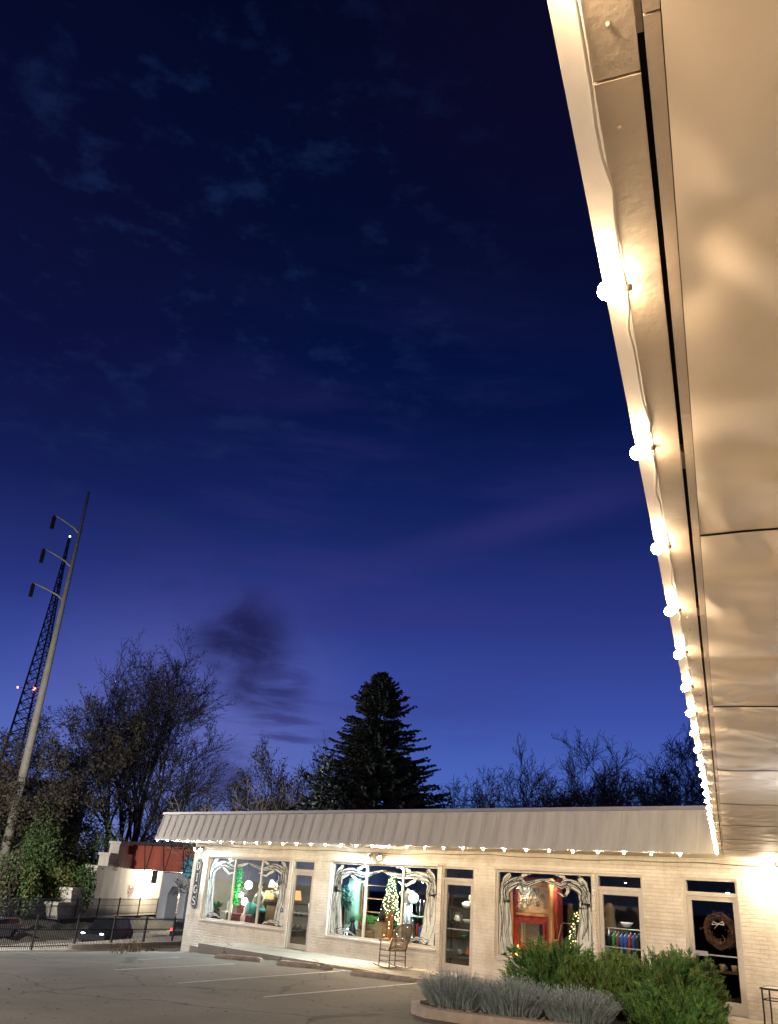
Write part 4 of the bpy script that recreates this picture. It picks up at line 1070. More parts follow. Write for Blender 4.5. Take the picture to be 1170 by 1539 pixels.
# girder and pier wall with chamfered openings
G0 = atD(180, 1306, 76); G1 = atD(330, 1318, 66)
oG, rG, lG = frame2((G0.x, G0.y), (G1.x, G1.y))
def loc_g(px, py):
    d = ray(px, py); u = Vector((math.cos(rG), math.sin(rG))); n = Vector((-u.y, u.x))
    t = oG.dot(n) / (d[0] * n.x + d[1] * n.y); p = Vector((d[0] * t, d[1] * t)); return (p - oG).dot(u), EYE + d[2] * t
br = thing('railway_bridge', 'red painted steel railway bridge crossing the road behind the shop pillar', 'bridge', (oG.x, oG.y, 0), rG)
zb_ = loc_g(200, 1305)[1]; zt_ = loc_g(200, 1269.5)[1]
m = MB(); m.box(0, 0, zb_, lG + 12, .25, zt_); m.build('girder', 'red', br)
m = MB(); m.box(-.3, -.35, zt_ + .001, lG + 12.2, 5.2, zt_ + .22); m.box(-.3, -.2, zb_ - .06, lG + 12, .3, zb_ - .001); m.box(-.3, .6, zb_ + .3, lG + 12, 5, zb_ + .45); m.build('deck', 'rust', br)
u = .4
while u < lG + 11:
    m = MB()
    m.obox((u + .35, -.03, (zb_ + zt_) / 2), (.5, 0, (zb_ - zt_)), (0, 1, 0), (1, 0, .3), (zt_ - zb_) * .54, .028, .035)
    m.obox((u + .95, -.03, (zb_ + zt_) / 2), (-.42, 0, (zb_ - zt_)), (0, 1, 0), (1, 0, .3), (zt_ - zb_) * .54, .026, .03)
    m.build('truss_brace', 'rust', br); u += 2.45
bu, bz = loc_g(283, 1303)
m = MB(); m.lathe((bu, -.001, bz), [(.75, 0), (.7, .01)], 24, ax=(0, -1, 0)); m.build('painted_disc', 'blueblob', br)
m = MB(); u0 = loc_g(236, 1340)[0]; pts = []
arch_w = loc_g(266, 1340)[0] - loc_g(248, 1340)[0]; gap = loc_g(276, 1350)[0] - loc_g(266, 1350)[0]
za = loc_g(256, 1332)[1]; aw = arch_w
uu = u0
m.box(uu, .3, -1.5, loc_g(248, 1340)[0], 1.3, zb_ - .07)
uu = loc_g(248, 1340)[0]
for k in range(5):
    m.poly([(uu, za + .0), (uu, zb_ - .07), (uu + aw, zb_ - .07), (uu + aw, za), (uu + aw, za - .55), (uu + aw * .72, za), (uu + aw * .28, za), (uu, za - .55)], lambda u, v, w: (u, w, v), .3, 1.3)
    m.box(uu + aw, .3, -1.5, uu + aw + gap, 1.3, zb_ - .07); uu += aw + gap
m.build('pier', 'conc_blue', br)
m = MB(); su_, sz_ = loc_g(230, 1318); m.box(su_ - .28, .1, sz_ - .45, su_ + .28, .2, sz_ + .45); m.build('notice_plate', 'rust', br)

# pale shed far left
A_ = atD(-30, 1196, 130)
sh = thing('warehouse', 'pale blue flat roofed warehouse end behind the trees at the left edge', 'building', (A_.x, A_.y, -1.5), math.radians(60))
M['shed'] = mat('shed_blue', (0.22, 0.27, 0.33), .6, var=.1)
zt2 = atD(20, 1169, 130).z + 1.5
m = MB(); m.box(-14, 0, 0, 13.0, 20, zt2 - 1.2); m.build('wall', mat('shed_brick', (.12, .05, .045), .8), sh)
m = MB(); m.box(-14.3, -.3, zt2 - 3.2, 13.2, 20, zt2); m.build('roof', 'shed', sh)

# ------------------------------------------------------------------ pole and mast
M['steel'] = mat('pole_steel', (0.22, 0.21, 0.175), .7, .0, var=.15, scale=2)
M['mast'] = mat('mast_steel', (0.035, 0.045, 0.075), .6, .2)
M['insul'] = mat('insulator_black', (0.008, 0.008, 0.01), .6)
DP = 72.0
b = atD(9, 1245, DP); tp = atD(140, 740, DP); bx = Vector((tp.x * .5 + b.x * .5, tp.y * .5 + b.y * .5))
pole = thing('utility_pole', 'tall tapering steel utility pole with three arms and hanging insulators at the left', 'utility pole', (bx.x, bx.y, -1.6))
Ht = tp.z + 1.6
m = MB(); m.tube([(0, 0, 0), (0, 0, Ht * .5), (0, 0, Ht)], [.38, .27, .11], 14); m.build('pole_shaft', 'steel', pole)
vd = Vector((bx.x, bx.y)).normalized(); lf = Vector((-vd.y, vd.x))
def zat(py, px):
    d = ray(px, py); return EYE + d[2] * DP / math.hypot(d[0], d[1])
for (ppx, ppy), (ipx, ipy0, ipy1) in (((123, 803), (80, 776, 795)), ((109, 853), (64, 826, 846)), ((95, 902), (48, 878, 897))):
    z0 = zat(ppy, ppx) + 1.6; z1 = zat(ipy0, ipx) + 1.6; z2 = zat(ipy1, ipx) + 1.6
    q = atD(ipx, (ipy0 + ipy1) / 2, DP); off = (Vector((q.x, q.y)) - bx).dot(lf)
    m = MB(); P = [(lf.x * off * f, lf.y * off * f, z0 + (z1 + .15 - z0) * (f ** .7)) for f in (0, .25, .5, .75, 1)]
    m.tube(P, [.11, .09, .075, .06, .05], 7); arm = m.build('arm', 'steel', pole)
    m = MB(); c = Vector((lf.x * off, lf.y * off, 0)); pr = []; zz = z2; nn = 9
    for k in range(nn):
        pr += [(.07, zz), (.19, zz + (z1 - z2) * .3 / nn), (.17, zz + (z1 - z2) * .6 / nn)]; zz += (z1 - z2) / nn
    pr.append((.05, z1 + .15)); m.lathe(c, pr, 10, False); m.build('insulator', 'insul', pole)
DM = 190.0
tp = atD(105, 808, DM); mb = thing('lattice_mast', 'dark lattice radio mast with small aviation lights behind the steel pole', 'mast', (tp.x, tp.y, -1.5))
Hm = tp.z + 1.5; m = MB()
def legp(k, f):
    r = .25 + 4.6 * max(0, 1 - f) ** 1.35
    a = 2 * PI * k / 3 + .5; return Vector((r * math.cos(a), r * math.sin(a), Hm * f))
for k in range(3):
    m = MB(); m.tube([legp(k, i / 20) for i in range(21)], [.34 - .012 * i for i in range(21)], 5); m.build('mast_leg', 'mast', mb)
m = MB()
for i in range(34):
    f0, f1 = i / 34, (i + 1) / 34
    for k in range(3):
        m.tube([legp(k, f0), legp((k + 1) % 3, f1)], .09, 3, cap=False); m.tube([legp((k + 1) % 3, f0), legp(k, f1)], .09, 3, cap=False)
        m.tube([legp(k, f1), legp((k + 1) % 3, f1)], .07, 3, cap=False)
m.build('lattice', 'mast', mb)
M['beacon_red'] = emit('beacon_red', (1, .12, .08), 14.0); M['beacon_white'] = emit('beacon_white', (.8, .9, 1), 5.0)
m = MB(); m.ball((0, 0, Hm + .3), .2, 8, 6); m.build('top_beacon', 'beacon_white', mb)
for px, py in ((52, 1035), (27, 1033)):
    q = atD(px, py, DM); m = MB(); m.ball((q.x - tp.x, q.y - tp.y, q.z + 1.5), .34 if px > 40 else .2, 8, 6); m.build('red_beacon', 'beacon_red', mb)
    c = legp(0, (q.z + 1.5) / Hm); m = MB(); m.tube([c, (q.x - tp.x, q.y - tp.y, q.z + 1.5)], .06, 4); m.build('beacon_bracket', 'mast', mb)

# ------------------------------------------------------------------ trees
M['twig_dark'] = mat('twig_dark', (0.022, 0.02, 0.022), .9, var=.3)
M['leaf_brown'] = mat('late_leaf_brown', (0.055, 0.046, 0.03), .9, var=.5, scale=.6)
M['leaf_dkgreen'] = mat('ivy_green', (0.05, 0.09, 0.025), .7, var=.55, scale=.5)
M['leaf_yellow'] = mat('ivy_yellow', (0.11, 0.105, 0.03), .7, var=.4, scale=.5)
M['leaf_bright'] = mat('ivy_bright', (0.05, 0.11, 0.025), .7, var=.4, scale=.5)
M['leaf_rust'] = mat('ivy_rust', (0.14, 0.075, 0.04), .7, var=.4, scale=.5)
M['needle'] = mat('spruce_needle', (0.018, 0.026, 0.02), .9, var=.35, scale=.7)
M['needle_blue'] = mat('blue_spruce_needle', (0.17, 0.22, 0.21), .9, var=.3, scale=.7)
def rv(rnd, s=1): return Vector((rnd.gauss(0, s), rnd.gauss(0, s), rnd.gauss(0, s)))
def bare_tree(loc, h, seed, label, spread=.55, stems=1, levels=4, kids=(5, 5, 5, 5), twig=.016, leaf=None, nleaf=0, leafsize=.16, trunk_mat='twig_dark', up=.35, group=None, base_r=None, lean=(0, 0), first=.3, name='bare_tree', kindcat='tree', tlen=.55):
    rnd = random.Random(seed); t = thing(name, label, kindcat, loc, 0, group)
    tr = MB(); cr_ = MB(); lf_ = MB(); tips = []
    r0 = base_r or h * .013
    def grow(p, d, L_, r, lev, m):
        n = 6 if lev < 2 else (4 if lev == 2 else 3); pts = [p.copy()]; q = p.copy(); dd = d.copy(); rs = [r]
        for i in range(n):
            dd = (dd + rv(rnd, .10 + .05 * lev) + Vector((0, 0, up * (.12 if lev else .03)))).normalized()
            q = q + dd * L_ / n; pts.append(q.copy()); rs.append(max(twig, r * (1 - .72 * (i + 1) / n)))
        m.tube(pts, rs, 6 if lev == 0 else (4 if lev < 3 else 3), cap=False)
        if lev >= levels: tips.extend(pts[1:]); return
        k = kids[min(lev, len(kids) - 1)]
        for j in range(k):
            f = first + (1 - first) * (j + rnd.random() * .8) / k if lev == 0 else .2 + .8 * (j + rnd.random()) / k
            f = min(f, .999); i = int(f * n); b = pts[i].lerp(pts[i + 1], f * n - i)
            a = rnd.uniform(0, 2 * PI); ax = dd.cross(Vector((math.cos(a), math.sin(a), .3))).normalized()
            ang = rnd.uniform(.45, 1.0) * spread * (1.3 if lev else 1.2)
            nd = (Matrix.Rotation(ang, 3, ax) @ ((pts[i + 1] - pts[i]).normalized()))
            grow(b, nd, L_ * rnd.uniform(.42, .68) * (1.15 - .35 * f), max(twig, rs[i] * .62), lev + 1, cr_)
        grow(pts[-1], dd, L_ * .5, rs[-1], lev + 1, cr_)
    for s in range(stems):
        a = 2 * PI * s / max(1, stems) + rnd.random(); o = .35 if stems > 1 else 0
        d = Vector((math.cos(a) * o * spread * rnd.uniform(.5, 1.2) + lean[0], math.sin(a) * o * spread * rnd.uniform(.5, 1.2) + lean[1], 1)).normalized()
        grow(Vector((math.cos(a) * .25 * (stems > 1), math.sin(a) * .25 * (stems > 1), -.2)), d, h * tlen * rnd.uniform(.85, 1.1), r0 * (1 if s == 0 else .8), 0, tr)
    tr.build('trunk', trunk_mat, t)
    cr_.build('crown', trunk_mat, t)
    if leaf:
        for i in range(nleaf):
            p = tips[rnd.randrange(len(tips))] + rv(rnd, leafsize * 1.3); a, b = rv(rnd).normalized() * leafsize * rnd.uniform(.5, 1.2), rv(rnd).normalized() * leafsize * .45
            lf_.cur = rnd.randrange(len(leaf)); lf_.add([p - a, p + b, p + a, p - b], [(0, 1, 2, 3)])
        lf_.build('leaves', leaf, t)
    return t
def place(px, py, D, z=-1.5):
    p = atD(px, py, D); return (p.x, p.y, z)
def hh_(px, py, D, z=-1.5): return atD(px, py, D).z - z
# big broad tree, several stems, a last haze of brown leaves
D = 84
bare_tree(place(188, 1290, D), hh_(250, 965, D) * .93, 5, 'large many stemmed tree with a broad wispy brown crown left of the shops', spread=.56, stems=6, levels=4, kids=(6, 6, 5, 4), leaf=['leaf_brown', 'leaf_brown'], nleaf=13000, leafsize=.13, name='broad_tree', base_r=.32, first=.3, tlen=.56)
bare_tree(place(75, 1290, 78), hh_(70, 1052, 78), 9, 'smaller dark tree with crooked branches between the steel pole and the large tree', spread=.75, stems=2, levels=4, kids=(6, 5, 4, 3), leaf=['leaf_brown'], nleaf=7000, leafsize=.18, base_r=.22, name='small_tree', tlen=.55)
bare_tree(place(-5, 1290, 76), hh_(0, 1050, 76), 12, 'dark leafy tree cut off by the left edge behind the pole foot', spread=.8, stems=2, levels=4, kids=(5, 4, 4, 3), leaf=['leaf_brown'], nleaf=9000, leafsize=.18, base_r=.2, name='small_tree')
bare_tree(place(235, 1290, 88), hh_(235, 1150, 88), 14, 'thin scrubby bare saplings rising just left of the tan roof band', spread=.35, stems=7, levels=3, kids=(6, 5, 4), base_r=.07, name='sapling_clump', twig=.018, first=.15, tlen=.62)
# mid group behind the roof
bare_tree(place(345, 1290, 60), hh_(345, 1160, 60), 21, 'low dark twiggy tree behind the left part of the roof', spread=.75, stems=3, levels=4, kids=(5, 5, 4, 3), base_r=.12, twig=.014, leaf=['leaf_brown'], nleaf=2500, leafsize=.11)
bare_tree(place(392, 1290, 54), hh_(390, 1165, 54), 22, 'pale bare shrub with crossing whitish twigs behind the roof', spread=.65, stems=4, levels=3, kids=(6, 5, 4), base_r=.08, twig=.012, trunk_mat='bark_pale')
bare_tree(place(448, 1290, 64), hh_(445, 1085, 64), 23, 'bushy bare tree with fine upright branches beside the big conifer', spread=.5, stems=4, levels=4, kids=(6, 5, 5, 4), base_r=.16, twig=.014, leaf=['leaf_brown'], nleaf=8000, leafsize=.12, first=.2, tlen=.56)
def conifer(loc, h, rb, seed, label, mats, n_w=46, per=13, name='conifer', skirt=.05, dens=1.0):
    rnd = random.Random(seed); t = thing(name, label, 'conifer', loc)
    m = MB(); m.tube([(0, 0, 0), (0, 0, h * .5), (0, 0, h * .985)], [h * .018, h * .011, .02], 8); m.build('trunk', 'bark', t)
    f = MB(); br_ = MB()
    for w in range(n_w):
        fr = (w + rnd.random() * .7) / n_w; z = h * (skirt + (1 - skirt) * fr)
        R_ = rb * (1 - fr) ** .82 * (1 + .0 * fr) + .12
        for k in range(max(5, int(per * (1 - .45 * fr)))):
            a = rnd.uniform(0, 2 * PI); L_ = R_ * rnd.uniform(.5, 1.2); d0 = Vector((math.cos(a), math.sin(a), 0))
            pts = []; nn = 6
            for i in range(nn + 1):
                q = i / nn; pts.append(Vector((0, 0, z)) + d0 * L_ * q + Vector((0, 0, -.30 * L_ * q + .26 * L_ * q ** 2.4 + (.35 * L_ * q if fr > .8 else 0))))
            br_.tube(pts, [.03 * (1 - i / nn) + .006 for i in range(nn + 1)], 3, cap=False)
            sd = Vector((-d0.y, d0.x, 0)); ns = int((8 + L_ * 8) * dens)
            for i in range(ns):
                q = (.15 + .85 * (i + rnd.random()) / ns); j = min(int(q * nn), nn - 1); p = pts[j].lerp(pts[j + 1], q * nn - j)
                sg = rnd.choice((-1, 1)); ln = (.22 + .34 * (1 - q)) * rnd.uniform(.6, 1.25) * (1 if R_ > .8 else .7)
                dv = (d0 * .75 + sd * sg * rnd.uniform(.3, 1.0) + Vector((0, 0, rnd.uniform(-.55, .12)))).normalized()
                wv = dv.cross(rv(rnd)).normalized() * rnd.uniform(.06, .11)
                f.cur = rnd.randrange(len(mats)); e = p + dv * ln; mid = p.lerp(e, .55)
                f.add([p, mid + wv, e, mid - wv], [(0, 1, 2, 3)])
                for _ in range(2):
                    c = p.lerp(e, rnd.uniform(.2, .8)); v2 = (dv + rv(rnd, .55)).normalized() * ln * .45; w2 = v2.cross(rv(rnd)).normalized() * .035
                    f.add([c, c + v2 * .5 + w2, c + v2, c + v2 * .5 - w2], [(0, 1, 2, 3)])
    br_.build('branches', 'bark', t); f.build('needles', mats, t)
    return t
D = 52; cl_ = place(557, 1290, D, -.8)
conifer(cl_, hh_(567, 1010, D, -.8), 6.9, 31, 'tall dark spruce standing alone behind the middle of the roof', ['needle', 'needle'], n_w=72, per=25, dens=1.5)
conifer(place(475, 1290, 46, -.8), hh_(478, 1128, 46, -.8), 3.0, 33, 'small pale blue spruce at the left foot of the dark spruce', ['needle_blue', 'needle'], n_w=26, per=11)
# bare trees on the right
RT = [(722, 1168, 70, 'low twiggy tree at the far left of the right hand bare trees', .75, 2, 41), (752, 1190, 66, 'small dark scrubby tree second from the left in the right hand row', .8, 3, 42), (786, 1162, 72, 'rounded bare tree third from the left in the right hand row', .7, 2, 43),
      (838, 1108, 74, 'tall slender bare tree at the left of the tallest right hand pair', .5, 2, 44), (893, 1104, 70, 'widest tall bare tree in the middle of the right hand row', .62, 2, 45), (935, 1125, 76, 'upright bare tree just right of the widest one', .5, 2, 46), 
      (985, 1165, 70, 'lower dense bare tree between the tall ones near the string lights', .75, 3, 47), (1022, 1100, 66, 'tall bare tree nearest the string lights, leaning right', .6, 2, 48), (1075, 1110, 72, 'bare tree hidden mostly behind the string lights', .6, 2, 49), (865, 1165, 62, 'bushy bare thicket tree low behind the roof edge', .8, 3, 50), (925, 1170, 60, 'low spreading bare tree just above the roof coping', .8, 3, 51)]
for px, py, D, lab, sp_, st_, sd in RT:
    bare_tree(place(px, 1290, D, -.5), hh_(px, py, D, -.5) * 1.02, sd, lab, spread=sp_, stems=st_ + 1, levels=4, kids=(6, 5, 5, 4), base_r=.13, twig=.015, group='bare trees behind the roof', first=.2, tlen=.55)
# overgrown bank of ivy covered shrubs beyond the far fence
def mound(loc, rx, ry, h, seed, label, mats, n=15000, name='ivy_bush', ls=.12):
    rnd = random.Random(seed); t = thing(name, label, 'bush', loc, 0, 'overgrown bushes on the bank'); st = MB(); f = MB()
    lob = [(rnd.uniform(-.65, .65) * rx, rnd.uniform(-.65, .65) * ry, rnd.uniform(.3, 1) * h, rnd.uniform(.25, .5)) for _ in range(13)]
    for lx, ly, lz, lr in lob: st.tube([(lx * .2, ly * .2, 0), (lx * .7, ly * .7, lz * .5), (lx, ly, lz * .9)], [.12, .07, .03], 5)
    for i in range(n):
        lx, ly, lz, lr = lob[rnd.randrange(13)]; d = rv(rnd).normalized(); rr = rnd.uniform(.6, 1.05)
        p = Vector((lx + d.x * rx * lr * rr, ly + d.y * ry * lr * rr, max(.05, lz * .62 + d.z * h * .38 * rr)))
        if rnd.random() < .12: p += rv(rnd, .25)
        a = (rv(rnd) + Vector((0, 0, -.5))).normalized() * ls * rnd.uniform(.5, 1.2); b = a.cross(rv(rnd)).normalized() * ls * .5
        f.cur = (hash((int(lx * 3), int(lz * 2))) + (0 if rnd.random() < .75 else 1)) % len(mats)
        f.add([p - a, p + b, p + a, p - b], [(0, 1, 2, 3)])
    st.build('stems', 'bark', t); f.build('foliage', mats, t)
for px, py, D, rx, lab, ms, sd in [
    (108, 1200, 77, 4.6, 'dark brownish green overgrown bush, tallest on the bank above the road', ['leaf_dkgreen', 'leaf_dkgreen', 'leaf_yellow'], 61),
    (45, 1205, 72, 4.2, 'shadowy dark bush at the foot of the steel pole', ['leaf_dkgreen', 'leaf_dkgreen'], 62),
    (88, 1285, 70, 3.2, 'bright green ivy bush lit by the street light above the white steps', ['leaf_bright', 'leaf_dkgreen', 'leaf_bright', 'leaf_yellow'], 63),
    (36, 1290, 66, 2.3, 'yellow green bush with rusty leaves over the far fence', ['leaf_yellow', 'leaf_rust', 'leaf_dkgreen'], 64),
    (130, 1278, 75, 2.4, 'yellowish ivy clump hanging beside the stepped wall', ['leaf_yellow', 'leaf_dkgreen'], 65),
    (-10, 1275, 66, 3.2, 'dark green bush at the left edge beyond the fence', ['leaf_dkgreen', 'leaf_brown'], 66)]:
    p = atD(px, 1340, D); mound((p.x, p.y, -1.5), rx, rx * .7, hh_(px, py, D), sd, lab, ms)
# power wires beyond the roof
def wire(a, b, sag, label):
    pts = [Vector(a).lerp(Vector(b), i / 24) - Vector((0, 0, sag * 4 * (i / 24) * (1 - i / 24))) for i in range(25)]
    m = MB(); m.tube(pts, .03, 4); tag(m.build('power_line', 'insul'), label, 'wire')
wire(atD(600, 1199, 95), atD(1120, 1203, 95), .3, 'upper thin power line seen low between the spruce and the bare trees')
wire(atD(600, 1207, 95), atD(1120, 1212, 95), .3, 'lower thin power line just above the roof coping')

# ------------------------------------------------------------------ lamps outside the picture that light the lot and the street
def lamp_post(x, y, h, label, e, col, arm=(1, 0)):
    z0 = hg(x); t = thing('street_lamp', label, 'street lamp', (x, y, z0))
    m = MB(); m.tube([(0, 0, 0), (0, 0, h * .5), (0, 0, h)], [.11, .085, .06], 10); m.build('lamp_pole', 'steel', t)
    ax = Vector((arm[0], arm[1], 0)).normalized(); m = MB(); m.tube([(0, 0, h - .1), ax * .8 + Vector((0, 0, h + .1)), ax * 1.4 + Vector((0, 0, h + .05))], .035, 8); m.build('lamp_arm', 'steel', t)
    m = MB(); m.lathe(ax * 1.6 + Vector((0, 0, h - .05)), [(.28, 0), (.3, .05), (.12, .18)], 14); hd = m.build('lamp_head', 'lampmetal', t)
    m = MB(); m.lathe(ax * 1.6 + Vector((0, 0, h - .1)), [(.1, -.04), (.22, .0), (.25, .045)], 14); m.build('lens', 'flood_warm', hd)
    light('street_glow', 'POINT', ax * 1.6 + Vector((0, 0, h - .35)), e, col, t, .15)
lamp_post(-3.5, -9.0, 6.5, 'parking lot lamp post behind the camera', 9300, (1, .80, .57), (-1, 1))
lamp_post(-47.5, 12.0, 8.0, 'street lamp by the road outside the left edge', 24000, (1, .93, .82), (-1, .6))

# ------------------------------------------------------------------ window displays
M['lampwhite'] = emit('lamp_white', (1, .93, .82), 26.0); M['shadeamber'] = emit('lamp_shade_amber', (1, .52, .22), 1.6)
M['shadecream'] = emit('lamp_shade_cream', (1, .82, .58), 1.1); M['ledcool'] = emit('led_cool', (.62, .82, 1), 12.0)
M['ledwarm'] = emit('led_warm', (1, .74, .42), 38.0); M['ledgold'] = emit('led_gold', (1, .6, .25), 10.0); M['glintgreen'] = emit('tinsel_glint', (.02, .5, .08), .7)  # green tinsel glints are an emissive glow on the flakes, no lamp there
M['tinsel'] = mat('green_tinsel', (0.02, 0.30, 0.06), .25, .5, var=.6, scale=25)
M['teal'] = mat('teal_cloth', (0.10, 0.42, 0.42), .7, var=.2, scale=8); M['skin'] = mat('mannequin_skin', (0.62, 0.52, 0.42), .4, var=.05)
M['velvet'] = mat('wine_velvet', (0.10, 0.022, 0.03), .8, var=.3); M['tanwood'] = mat('tan_wood', (0.36, 0.20, 0.10), .5, var=.25, stretch=(1, 1, 5))
M['dkwood'] = mat('dark_wood', (0.05, 0.028, 0.018), .5, var=.3); M['mint'] = mat('mint_paint', (0.36, 0.58, 0.48), .6, var=.08)
M['green'] = mat('plant_green', (0.03, 0.14, 0.035), .7, var=.4); M['ltgreen'] = mat('fresh_green', (0.07, 0.26, 0.06), .7, var=.4)
M['redpaint'] = mat('red_paint', (0.24, 0.03, 0.022), .5, var=.45, scale=9); M['copper'] = mat('copper_paint', (0.45, 0.20, 0.08), .4, .3, var=.4, scale=4, stretch=(1, 1, .3))
M['whitep'] = mat('white_paint', (0.72, 0.70, 0.66), .6, var=.05); M['tanp'] = mat('kraft', (0.40, 0.27, 0.15), .8, var=.2)
M['blue'] = mat('blue_cloth', (0.03, 0.07, 0.26), .8, var=.2); M['blk'] = M['black']; M['gold'] = mat('scroll_metal', (0.30, 0.24, 0.16), .35, .7, var=.2)
M['mirror'] = mat('mirror_glass', (0.35, 0.35, 0.35), .06, .95, var=.02); M['paleblue'] = mat('pale_tulle', (0.55, 0.65, 0.72), .8, var=.1)
M['brown'] = mat('brown_cloth', (0.12, 0.045, 0.025), .85, var=.2); M['orange'] = mat('pumpkin', (0.6, 0.22, 0.05), .6)
PZ = .471       # plinth top
def T(name, label, cat, px, Y, z=PZ, rz=0, group=None):
    p = onY(px, 1350, Y); return thing(name, label, cat, (p.x, Y, z), rz, group)
Z = lambda px, py, Y: onY(px, py, Y).z
# --- left window
t = T('potted_palm', 'dark green potted palm in the left window', 'plant', 327, 19.25)
m = MB(); m.lathe((0, 0, 0), [(.12, 0), (.16, .28), (.17, .3)], 12); m.build('pot', 'dkwood', t)
m = MB(); rnd = random.Random(3)
for i in range(34):
    a = rnd.uniform(0, 6.28); l = rnd.uniform(.35, .62); pts = [Vector((math.cos(a) * l * q * .9, math.sin(a) * l * q * .5, .3 + l * 1.25 * q - .75 * l * q * q)) for q in (0, .33, .66, 1)]
    for p, q in zip(pts, pts[1:]):
        s = (q - p).cross(Vector((0, 0, 1))).normalized() * .02
        m.add([p + s, p - s, q - s, q + s], [(0, 1, 2, 3)])
    for k in range(7):
        q = pts[1].lerp(pts[3], k / 7); e = Vector((rnd.gauss(0, .1), rnd.gauss(0, .06), -.06)); m.add([q, q + e * .5 + Vector((.012, 0, 0)), q + e, q + e * .5 - Vector((.012, 0, 0))], [(0, 1, 2, 3)])
m.build('fronds', 'green', t)
def cat_fig(px, Y, h, label, mt='blk', name='cat_figurine', z=PZ):
    t = T(name, label, 'figurine', px, Y, z); m = MB()
    m.lathe((0, 0, 0), [(h * .17, 0), (h * .2, h * .12), (h * .17, h * .35), (h * .1, h * .58), (h * .06, h * .66)], 10)
    m.ball((0, -h * .02, h * .76), h * .115, 10, 8); 
    for s in (-1, 1): m.lathe((s * h * .06, 0, h * .84), [(h * .04, 0), (.002, h * .12)], 5)
    m.tube([(h * .14, 0, .03), (h * .3, -.03, .03), (h * .32, -.05, h * .2)], h * .03, 5); m.build('body', mt, t); return t
cat_fig(331, 19.0, .5, 'black cat figure sitting in the left window beside the palm')
t = T('wire_chair', 'white wire garden chair in the left window', 'chair', 343, 19.1)
m = MB()
for x in (-.13, .13):
    for y in (-.12, .12): m.tube([(x, y, 0), (x, y, .32 if y < 0 else .62)], .011, 5)
m.tube([(-.13, .12, .6), (0, .12, .68), (.13, .12, .6)], .011, 5)
for k in range(5): m.tube([(-.1 + .05 * k, .12, .33), (-.1 + .05 * k, .12, .62)], .006, 4)
m.box(-.14, -.13, .31, .14, .13, .33); m.build('chair_frame', 'whitep', t)
# green tinsel hanging
t = T('tinsel_garland', 'tall glittering green tinsel curtain hanging in the left window', 'garland', 353.5, 19.0, 0); m = MB(); rnd = random.Random(8)
za, zb2 = Z(353, 1304, 19.0), Z(352, 1360, 19.0); m.cur = 0
for i in range(1500):
    u = rnd.random(); z = zb2 + (za - zb2) * u; x = rnd.gauss(0, .105) * (1.15 - .4 * u) + .02 * math.sin(z * 14); a, b = rv(rnd).normalized() * .045, rv(rnd).normalized() * .014
    p = Vector((x, rnd.gauss(0, .05), z)); m.cur = 1 if rnd.random() < .45 else 0; m.add([p - a, p + b, p + a, p - b], [(0, 1, 2, 3)])
m.build('tinsel', ['tinsel', 'glintgreen'], t)
for px, py, r, lab in ((371.5, 1330, .13, 'largest glowing white globe lamp, topmost in the left window'), (362, 1345, .085, 'small glowing white globe in the left window, left of the cluster'), (368.5, 1355, .11, 'lowest glowing white globe lamp in the left window cluster')):
    t = T('globe_lamp', lab, 'lamp', px, 19.5, Z(px, py, 19.5), 0, 'glowing globes in the left window')
    m = MB(); m.ball((0, 0, 0), r, 16, 10); m.build('lamp_globe', 'lampwhite', t)
    m = MB(); m.tube([(0, 0, r), (0, 0, 2.85 - Z(px, py, 19.5))], .008, 4); m.build('lamp_cord', 'blk', t)
light('window_glow', 'POINT', (onY(366, 1340, 19.2)), 150, (1, .93, .82), None, .15)
# seated mannequin in teal dress
def mann_seated():
    t = T('mannequin', 'seated mannequin in a teal dress with crossed pale legs in the left window', 'mannequin', 391, 19.0)
    m = MB()
    m.tube([(0, 0, .50), (0, .0, .62), (0, 0, .82), (0, 0, .98), (0, 0, 1.04), (0, -.01, 1.10)], [.15, .12, .15, .14, .05, .045], 12)
    m.ball((0, -.02, 1.2), .085, 12, 10, sz=1.3)
    for s in (-1, 1): m.tube([(s * .17, 0, .97), (s * .24, -.03, .78), (s * .18, -.14, .62), (s * .08, -.2, .58)], [.045, .038, .03, .018], 8)
    for s, dx in ((-1, -.18), (1, -.30)): m.tube([(s * .07, -.05, .5), (s * .07 - .18, -.36, .5), (dx - .05, -.38, .22), (dx - .08, -.36, .0), (dx - .14, -.42, -.04)], [.08, .06, .045, .028, .022], 8)
    m.build('body', 'skin', t)
    m = MB(); m.lathe((0, 0, 0), [(.30, .42), (.26, .5), (.16, .6), (.13, .7), (.17, .85), (.165, .95), (.1, .99)], 14, sy=.8)
    m.tube([(-.05, -.05, .5), (-.22, -.34, .5)], [.2, .19], 10); m.build('dress', 'teal', t)
    m = MB(); m.ball((0, .01, 1.24), .1, 12, 8, sz=1.1); m.build('hair', 'blk', t)
    m = MB(); m.lathe((0, .05, 0), [(.2, 0), (.2, .42)], 12); m.build('stool', 'dkwood', t)
mann_seated()
t = T('velvet_sofa', 'low wine red velvet bench behind the mannequin in the left window', 'bench', 372, 19.55, PZ - .45)
m = MB(); m.box(-.75, -.3, .1, .75, .3, .72); m.box(-.75, .2, .72, .75, .3, .95); m.build('seat', 'velvet', t); m = MB()
for x in (-.65, .65): m.lathe((x, -.2, 0), [(.03, 0), (.04, .1)], 8)
m.build('leg', 'dkwood', t)
